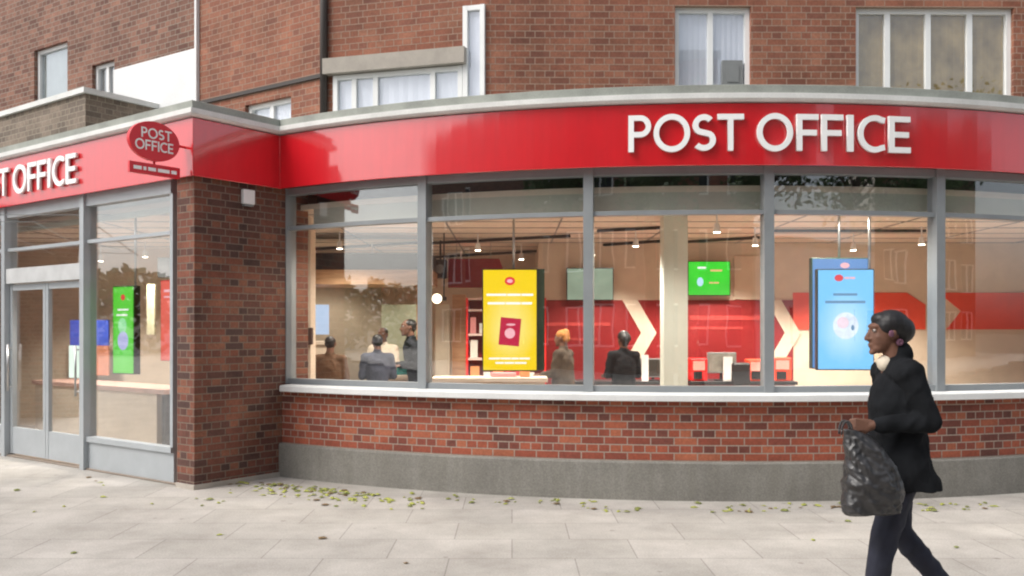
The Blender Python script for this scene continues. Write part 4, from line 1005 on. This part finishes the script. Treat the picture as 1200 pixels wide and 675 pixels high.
reach = {'L': (V3(.04, .23, 1.13), V3(.26, .16, 1.12), V3(1, -.1, 0), V3(0, 0, 1), .4), 'R': (V3(.04, -.23, 1.13), V3(.26, -.16, 1.12), V3(1, .1, 0), V3(0, 0, 1), .4)}

# the walking person in front (faces picture left)
PS = 210.0; PD = F / PS; X0 = (1056 - CX) / PS
def lp(px, y, side=0.0): return V3(-((px - CX) / PS - X0), side, CH + (HY - y) / PS)
wl_ = {'L': (V3(0, .09, .92), V3(.13, .10, .52), V3(.20, .10, .10), V3(.33, .11, .045)), 'R': (V3(0, -.09, .92), V3(-.02, -.09, .50), V3(-.30, -.09, .17), V3(-.20, -.10, .06))}
arms_ = {'L': (lp(1069, 490, .22), lp(1005, 494, .20), V3(1, .0, .02), V3(0, 1, .1), .95), 'R': (V3(-.05, -.27, 1.14), V3(.10, -.25, .98), V3(.8, .1, -.5), V3(0, -1, 0), .5)}
def ring(pxl, pxr, y, ry): a, b = lp(pxr, y).x, lp(pxl, y).x; return ((a + b) / 2, 0, lp(0, y).z, (b - a) / 2, ry)
coat_r = [ring(1022, 1100, 571, .225), ring(1021, 1098, 562, .222), ring(1022, 1090, 545, .21), ring(1022, 1084, 520, .185), ring(1021, 1082, 500, .175), ring(1020, 1084, 475, .18), ring(1024, 1082, 455, .18), ring(1030, 1076, 442, .15), ring(1036, 1064, 432, .09)]
p1_ = make_person('person in black flared jacket walking left with a dark carrier bag', (X0, PD, 0), PI, 1.0, skin_d, hair_b, cloth_k, navy, shoe, arms_, wl_, lean=.03, coat=coat_r, vox=.0065, hair='full', headpos=lp(1038, 392), headturn=.0, scarf=cream_c)
m = MB(); hc = lp(1049, 401, .062)
for k in range(12): a = 2 * PI * k / 12; m.ell((hc.x + .010 * math.cos(a), hc.y, hc.z + .012 * math.sin(a)), (.012, .012, .009), nu=8, nv=6)
ht = m.build('hair_tie', mat('mauve_hair_tie', (.16, .07, .11), .9), None, smooth=True); ht.parent = p1_
m = MB(); hc = lp(1037.5, 391, .084)
m.ell(hc, (.016, .006, .02)); ht = m.build('ear_muff', mat('mauve_clip', (.16, .07, .11), .9), None, smooth=True); ht.name = 'hair_clip'; ht.parent = p1_
# carrier bag
def bag():
    bm_ = mat('dark_grey_carrier_bag_film', (.024, .023, .024), .42, var=.5, scale=7, spec=.7)
    t = empty('carrier_bag', (X0 - .0, PD - .3, .60), label='dark grey glossy plastic carrier bag held by the walking person', cat='bag')
    m = MB(); n = 110
    prof = [(602, 988, 1040, .05), (598, 985, 1050, .085), (585, 985, 1054, .10), (565, 987, 1053, .105), (545, 990, 1047, .09), (525, 989, 1032, .06), (510, 988, 1016, .03), (503, 987, 1002, .018)]
    prof = [tuple(v) for v in prof]; rings_ = []
    # denser rings
    for k in range(len(prof) - 1):
        for j in range(14):
            f_ = j / 14; f_ = f_; rings_.append([prof[k][i] * (1 - f_) + prof[k + 1][i] * f_ for i in range(4)])
    rings_.append(list(prof[-1]))
    vs = []; fs = []
    yc = PD - .275
    for (y, a, b, ry) in rings_:
        xa, xb = (a - CX) / PS * .95, (b - CX) / PS * .95
        cx_, rx_ = (xa + xb) / 2, (xb - xa) / 2; z = CH + (HY - y) / PS * .95
        for i in range(n):
            th = 2 * PI * i / n; x = cx_ + rx_ * math.copysign(abs(math.cos(th)) ** .75, math.cos(th)); yy = yc + ry * math.copysign(abs(math.sin(th)) ** .75, math.sin(th))
            f1 = noise.noise(V3(x * 9 + z * 7, yy * 6, z * 3)); f2 = noise.noise(V3(x * 22, yy * 22, z * 14 + x * 11)); f3 = abs(noise.noise(V3(x * 34 + z * 22, yy * 30, z * 20 - x * 14))) * 2
            k = .018 * (abs(f1) * -2 + .5) + .007 * f2 + .006 * (.35 - f3)
            k *= min(1, ry / .06)
            vs.append((x + math.cos(th) * k, yy + math.sin(th) * k * 1.6, z + .006 * f2))
    for j in range(len(rings_) - 1):
        for i in range(n): q = (i + 1) % n; fs.append((j * n + i, j * n + q, (j + 1) * n + q, (j + 1) * n + i))
    fs.append(tuple(range(n))[::-1]); fs.append(tuple(range((len(rings_) - 1) * n, len(rings_) * n)))
    m.mesh(vs, fs); m.build('bag_body', bm_, t, smooth=True)
    hw = W(1003, 494, PD - .205); 
    for s_ in (-1, 1):
        m = MB(); pts = []
        top = Vector(((991 - CX) / PS * .96, PD - .205 + s_ * .008, CH + (HY - 496) / PS * .96))
        for i in range(15):
            a = PI * i / 14; pts.append((top.x - .028 * math.cos(a), top.y + s_ * .012, top.z + .012 * math.sin(a) - (.06 if i in (0, 14) else .045 * (1 - math.sin(a)))))
        for a, b in zip(pts, pts[1:]): m.cyl(a, b, .006, n=8)
        m.build('handle', bm_, t, smooth=True)
    m = MB(); q = W(1004, 548, PD - .39); 
    return t
bag()
# customers inside
def inner(px, ytop, D, face, label, **kw):
    ztop = CH + (HY - ytop) / F * D; S = (ztop - .02) / kw.pop('h0', 1.755); x = (px - CX) / F * D
    return make_person(label, (x, D, .02), face, S, kw.pop('skin', skin_d), kw.pop('hairm', hair_b), kw.pop('top', cloth_k), navy, shoe, kw.pop('arms', relax), stand, **kw)
cb = [(0, 0, .70, .17, .25), (0, 0, .95, .15, .22), (0, 0, 1.15, .145, .21), (0, 0, 1.34, .14, .205), (0, 0, 1.42, .10, .15), (0, 0, 1.475, .07, .08)]
inner(387, 393, 11.9, PI / 2, 'customer in a brown coat seen from behind at the left window', top=brown, coat=cb, arms=relax)
inner(443, 391, 12.1, PI / 2 + .3, 'customer in a slate top leaning over the left counter', top=grey_c, arms=reach, lean=.05)
inner(449, 383, 13.6, -PI / 2 - .2, 'clerk in a cream shirt behind the left counter', top=cream_c, arms=reach, skin=skin_d)
inner(489, 373, 12.6, PI + .3, 'person in black leaning left beside the first window post', arms=reach, lean=.10)
inner(660, 386, 12.0, PI * .85, 'customer in a dark olive coat with an orange headscarf', top=olive, coat=cb, hair='wrap', hairm=orange_c, arms=reach)
inner(731, 388, 12.0, PI / 2 + .3, 'customer in black with black hair left of the pale column', arms=reach, hair='full', coat=[(a_, b_, c_, d_ * .9, e_ * .85) for a_, b_, c_, d_, e_ in cb])
# items on the left counter
def blob(px, y, D, w, h, label, mt, zb):
    p = W(px, y, D); t = MB(); t.box(p.x - w / 2, p.x + w / 2, D, D + .18, zb + .001, zb + h); return t.build('parcel', mt, label=label, cat='parcel', bevel=.012)
blob(472, 430, 12.75, .17, .15, 'teal parcel on the serving counter beside the leaning person', mat('teal_card', (.02, .32, .28), .6), zc2)
blob(455, 440, 12.7, .22, .06, 'flat pale blue parcel on the serving counter', mat('pale_blue_card', (.35, .5, .68), .6), zc2)
blob(491, 440, 12.7, .12, .10, 'small pink parcel at the right end of the serving counter', mat('pink_card', (.75, .3, .3), .6), zc2)
blob(590, 437, 10.8, .3, .05, 'flat pink box on the ledge under the yellow screen', lm[2], zc1)
blob(615, 437, 10.8, .12, .08, 'orange box on the ledge under the yellow screen', lm[0], zc1)

# ------------------------------------------------------------------ across the road (mirrored in the glass)
bark = mat('bark', (.10, .075, .055), .9, var=.3, scale=12, bmp=.01)
leafm = mat('tree_leaf', (.055, .105, .03), .6, var=.5, scale=1.2)
def crown_mesh(seed, r, n):
    random.seed(seed); m = MB(); cl = []
    for i in range(26):
        a = random.uniform(0, 2 * PI); rr = r * math.sqrt(random.random()) * .8; cl.append(V3(rr * math.cos(a), rr * math.sin(a), random.uniform(-.55, .75) * r * (1 - .5 * rr / r)))
    for i in range(n):
        c = random.choice(cl); d = V3(random.gauss(0, 1), random.gauss(0, 1), random.gauss(0, .8)); p = c + d * r * .16
        a = V3(random.gauss(0, 1), random.gauss(0, 1), random.gauss(0, 1)).normalized(); b = a.orthogonal().normalized(); s_ = random.uniform(.07, .14)
        m.face([p - a * s_, p + b * s_ * .5, p + a * s_, p - b * s_ * .5])
    return m, cl
def tree(x, y, h, r, seed, label):
    t = empty('street_tree', (x, y, 0), label=label, cat='tree', group='street trees across the road')
    m, cl = crown_mesh(seed, r, 7500 if seed != 3 else 6200); m.local = True
    me = m.data('crown'); me.materials.append(leafm); o = bpy.data.objects.new('crown', me); COL.objects.link(o); o.parent = t; o.location = (0, 0, h)
    m = MB(); m.local = True; m.cyl((0, 0, 0), (.05, .03, h - r * .6), .2, .12, n=12); 
    for c in cl[:12]: m.cyl((.05, .03, h - r * .62), (c.x * .8, c.y * .8, h + c.z * .8), .07, .02, n=7)
    m.build('trunk', bark, t)
for x, y, h, r, sd, lb in ((1.2, -8.6, 7.2, 3.7, 1, 'bushy green street tree mirrored in the middle windows'), (8.3, -9.4, 7.0, 3.3, 2, 'loose green street tree mirrored in the right windows'), (15.5, -8.8, 7.0, 3.2, 3, 'green street tree across the road opposite the right end of the curved shop front'),
                           (-6.4, -9.2, 7.0, 3.4, 4, 'green street tree across the road left of the bushy one')):
    tree(x, y, h, r, sd, lb)
tree(22.5, -9.2, 7.2, 3.4, 5, 'unseen added broad green street tree across the road, second from the right end of its row')  # unseen tree added to keep bright sky out of the fascia reflection
tree(30, -9.0, 7.2, 3.5, 6, 'unseen added broad green street tree at the far right end of the row across the road')  # another unseen tree added to darken what the fascia mirrors

def house(x0, x1, y, h, label, mt, group='buildings across the road'):
    t = empty('terraced_building', ((x0 + x1) / 2, y, 0), label=label, cat='building', group=group)
    fc = Facet((x1, y), (x0, y)); m = MB(); hs = []
    n = max(2, int((x1 - x0) / 2.6)); st = (x1 - x0) / n
    for k in range(n):
        for z in (1.0, 3.9, 6.8, 9.6):
            if z + 1.6 < h: hs.append((k * st + st * .3, k * st + st * .7, z, z + 1.6))
    fc.wall(m, 0, x1 - x0, 0, h, hs); m.build('wall', mt, t)
    m = MB(); m.box(x0, x1, y - 8, y - .4, 0, h - .05); m.build('core', M['conc'], t)
    m = MB(); m.box(x0 - .1, x1 + .1, y - 8, y + .15, h, h + .3); m.build('roof', M['capping'], t)
    for q_ in hs:
        f = MB(); a, b, c, d = q_
        fc.box(f, a, a + .07, c, d, -.1, -.03); fc.box(f, b - .07, b, c, d, -.1, -.03); fc.box(f, a + .07, b - .07, c, c + .07, -.1, -.03); fc.box(f, a + .07, b - .07, d - .07, d, -.1, -.03); fc.box(f, (a + b) / 2 - .03, (a + b) / 2 + .03, c + .07, d - .07, -.1, -.03)
        w_ = f.build('window', M['upvc'], t); g = MB(); fc.box(g, a, b, c, d, -.12, -.11); g.build('pane', GL3, w_)
GL3 = mat('dark_window_glass', (.03, .035, .04), .06)
house(-9.5, -1.0, -17, 12.2, 'low brick terrace across the road opposite the pier', M['far_brick'])
house(-29, -10, -17, 11.0, 'long dull brick terrace across the road at the far left', M['far_brick'])
house(-.6, 9.5, -17.5, 13.0, 'tall brick terrace across the road opposite the curved window', M['upper_brick'])
house(26.5, 52, -19, 11.0, 'unseen added tall dull brick terrace across the road at the far right', M['far_brick'])  # unseen block added behind the trees to darken the fascia reflection
house(10, 26, -19, 5.2, 'low white fronted building across the road at the right', M['render'])

random.seed(9)
m = MB()
for i in range(16000):
    u_ = random.random(); y_ = -60 + 85 * u_; top = 5.6 + 1.3 * noise.noise(V3(y_ * .13, 0, 0)) + .7 * noise.noise(V3(y_ * .6, 3, 0))
    p = V3(-62 + random.gauss(0, 1.6), y_, top * random.random() ** .6); a = V3(random.gauss(0, 1), random.gauss(0, 1), random.gauss(0, 1)).normalized(); b = a.orthogonal().normalized(); s_ = random.uniform(.2, .45)
    m.face([p - a * s_, p + b * s_ * .6, p + a * s_, p - b * s_ * .6])
m.build('distant_trees', leafm, kind='stuff', label='low dark line of distant trees far along the street', cat='trees')
# ------------------------------------------------------------------ sky, sun, camera
wd = bpy.data.worlds.new('World'); scene.world = wd; wd.use_nodes = True; nt = wd.node_tree
bg = nt.nodes['Background']; sky = nt.nodes.new('ShaderNodeTexSky'); sky.sky_type = 'NISHITA'; sky.sun_disc = False
SE, SA = math.radians(48), math.atan2(-.45, -.9)       # elevation, direction towards the sun in plan
sky.sun_elevation = SE; sky.sun_rotation = math.radians(90) - SA; sky.dust_density = 4; sky.air_density = 1.0; sky.ozone_density = 1
hs = nt.nodes.new('ShaderNodeHueSaturation'); hs.inputs['Saturation'].default_value = .35; hs.inputs['Value'].default_value = 1.0
lk(nt, sky.outputs[0], hs.inputs['Color']); lk(nt, hs.outputs[0], bg.inputs[0]); bg.inputs[1].default_value = .15
sl = bpy.data.lights.new('sun', 'SUN'); sl.energy = 1.0; sl.angle = math.radians(25); sl.color = (1, .95, .88)
so = bpy.data.objects.new('sun', sl); COL.objects.link(so)
dirv = Vector((math.cos(SE) * math.cos(SA), math.cos(SE) * math.sin(SA), math.sin(SE)))
so.rotation_euler = dirv.to_track_quat('Z', 'Y').to_euler()
cam = bpy.data.cameras.new('camera'); co = bpy.data.objects.new('camera', cam); COL.objects.link(co)
co.location = (0, 0, CH); co.rotation_euler = (PI / 2, 0, 0); cam.sensor_width = 36; cam.lens = 36 * F / 1200; cam.shift_y = (HY - 337.5) / 1200; cam.clip_end = 1000; cam.clip_start = .05
scene.camera = co
vs_ = scene.view_settings; vs_.view_transform = 'Standard'; vs_.look = 'None'; vs_.exposure = .5; vs_.gamma = 1; vs_.use_curve_mapping = False
scene.cycles.max_bounces = 8; scene.cycles.transparent_max_bounces = 12; scene.cycles.use_denoising = True
scene.cycles.pixel_filter_type = 'BLACKMAN_HARRIS'; scene.cycles.filter_width = 2.1
scene.cycles.sample_clamp_indirect = 6
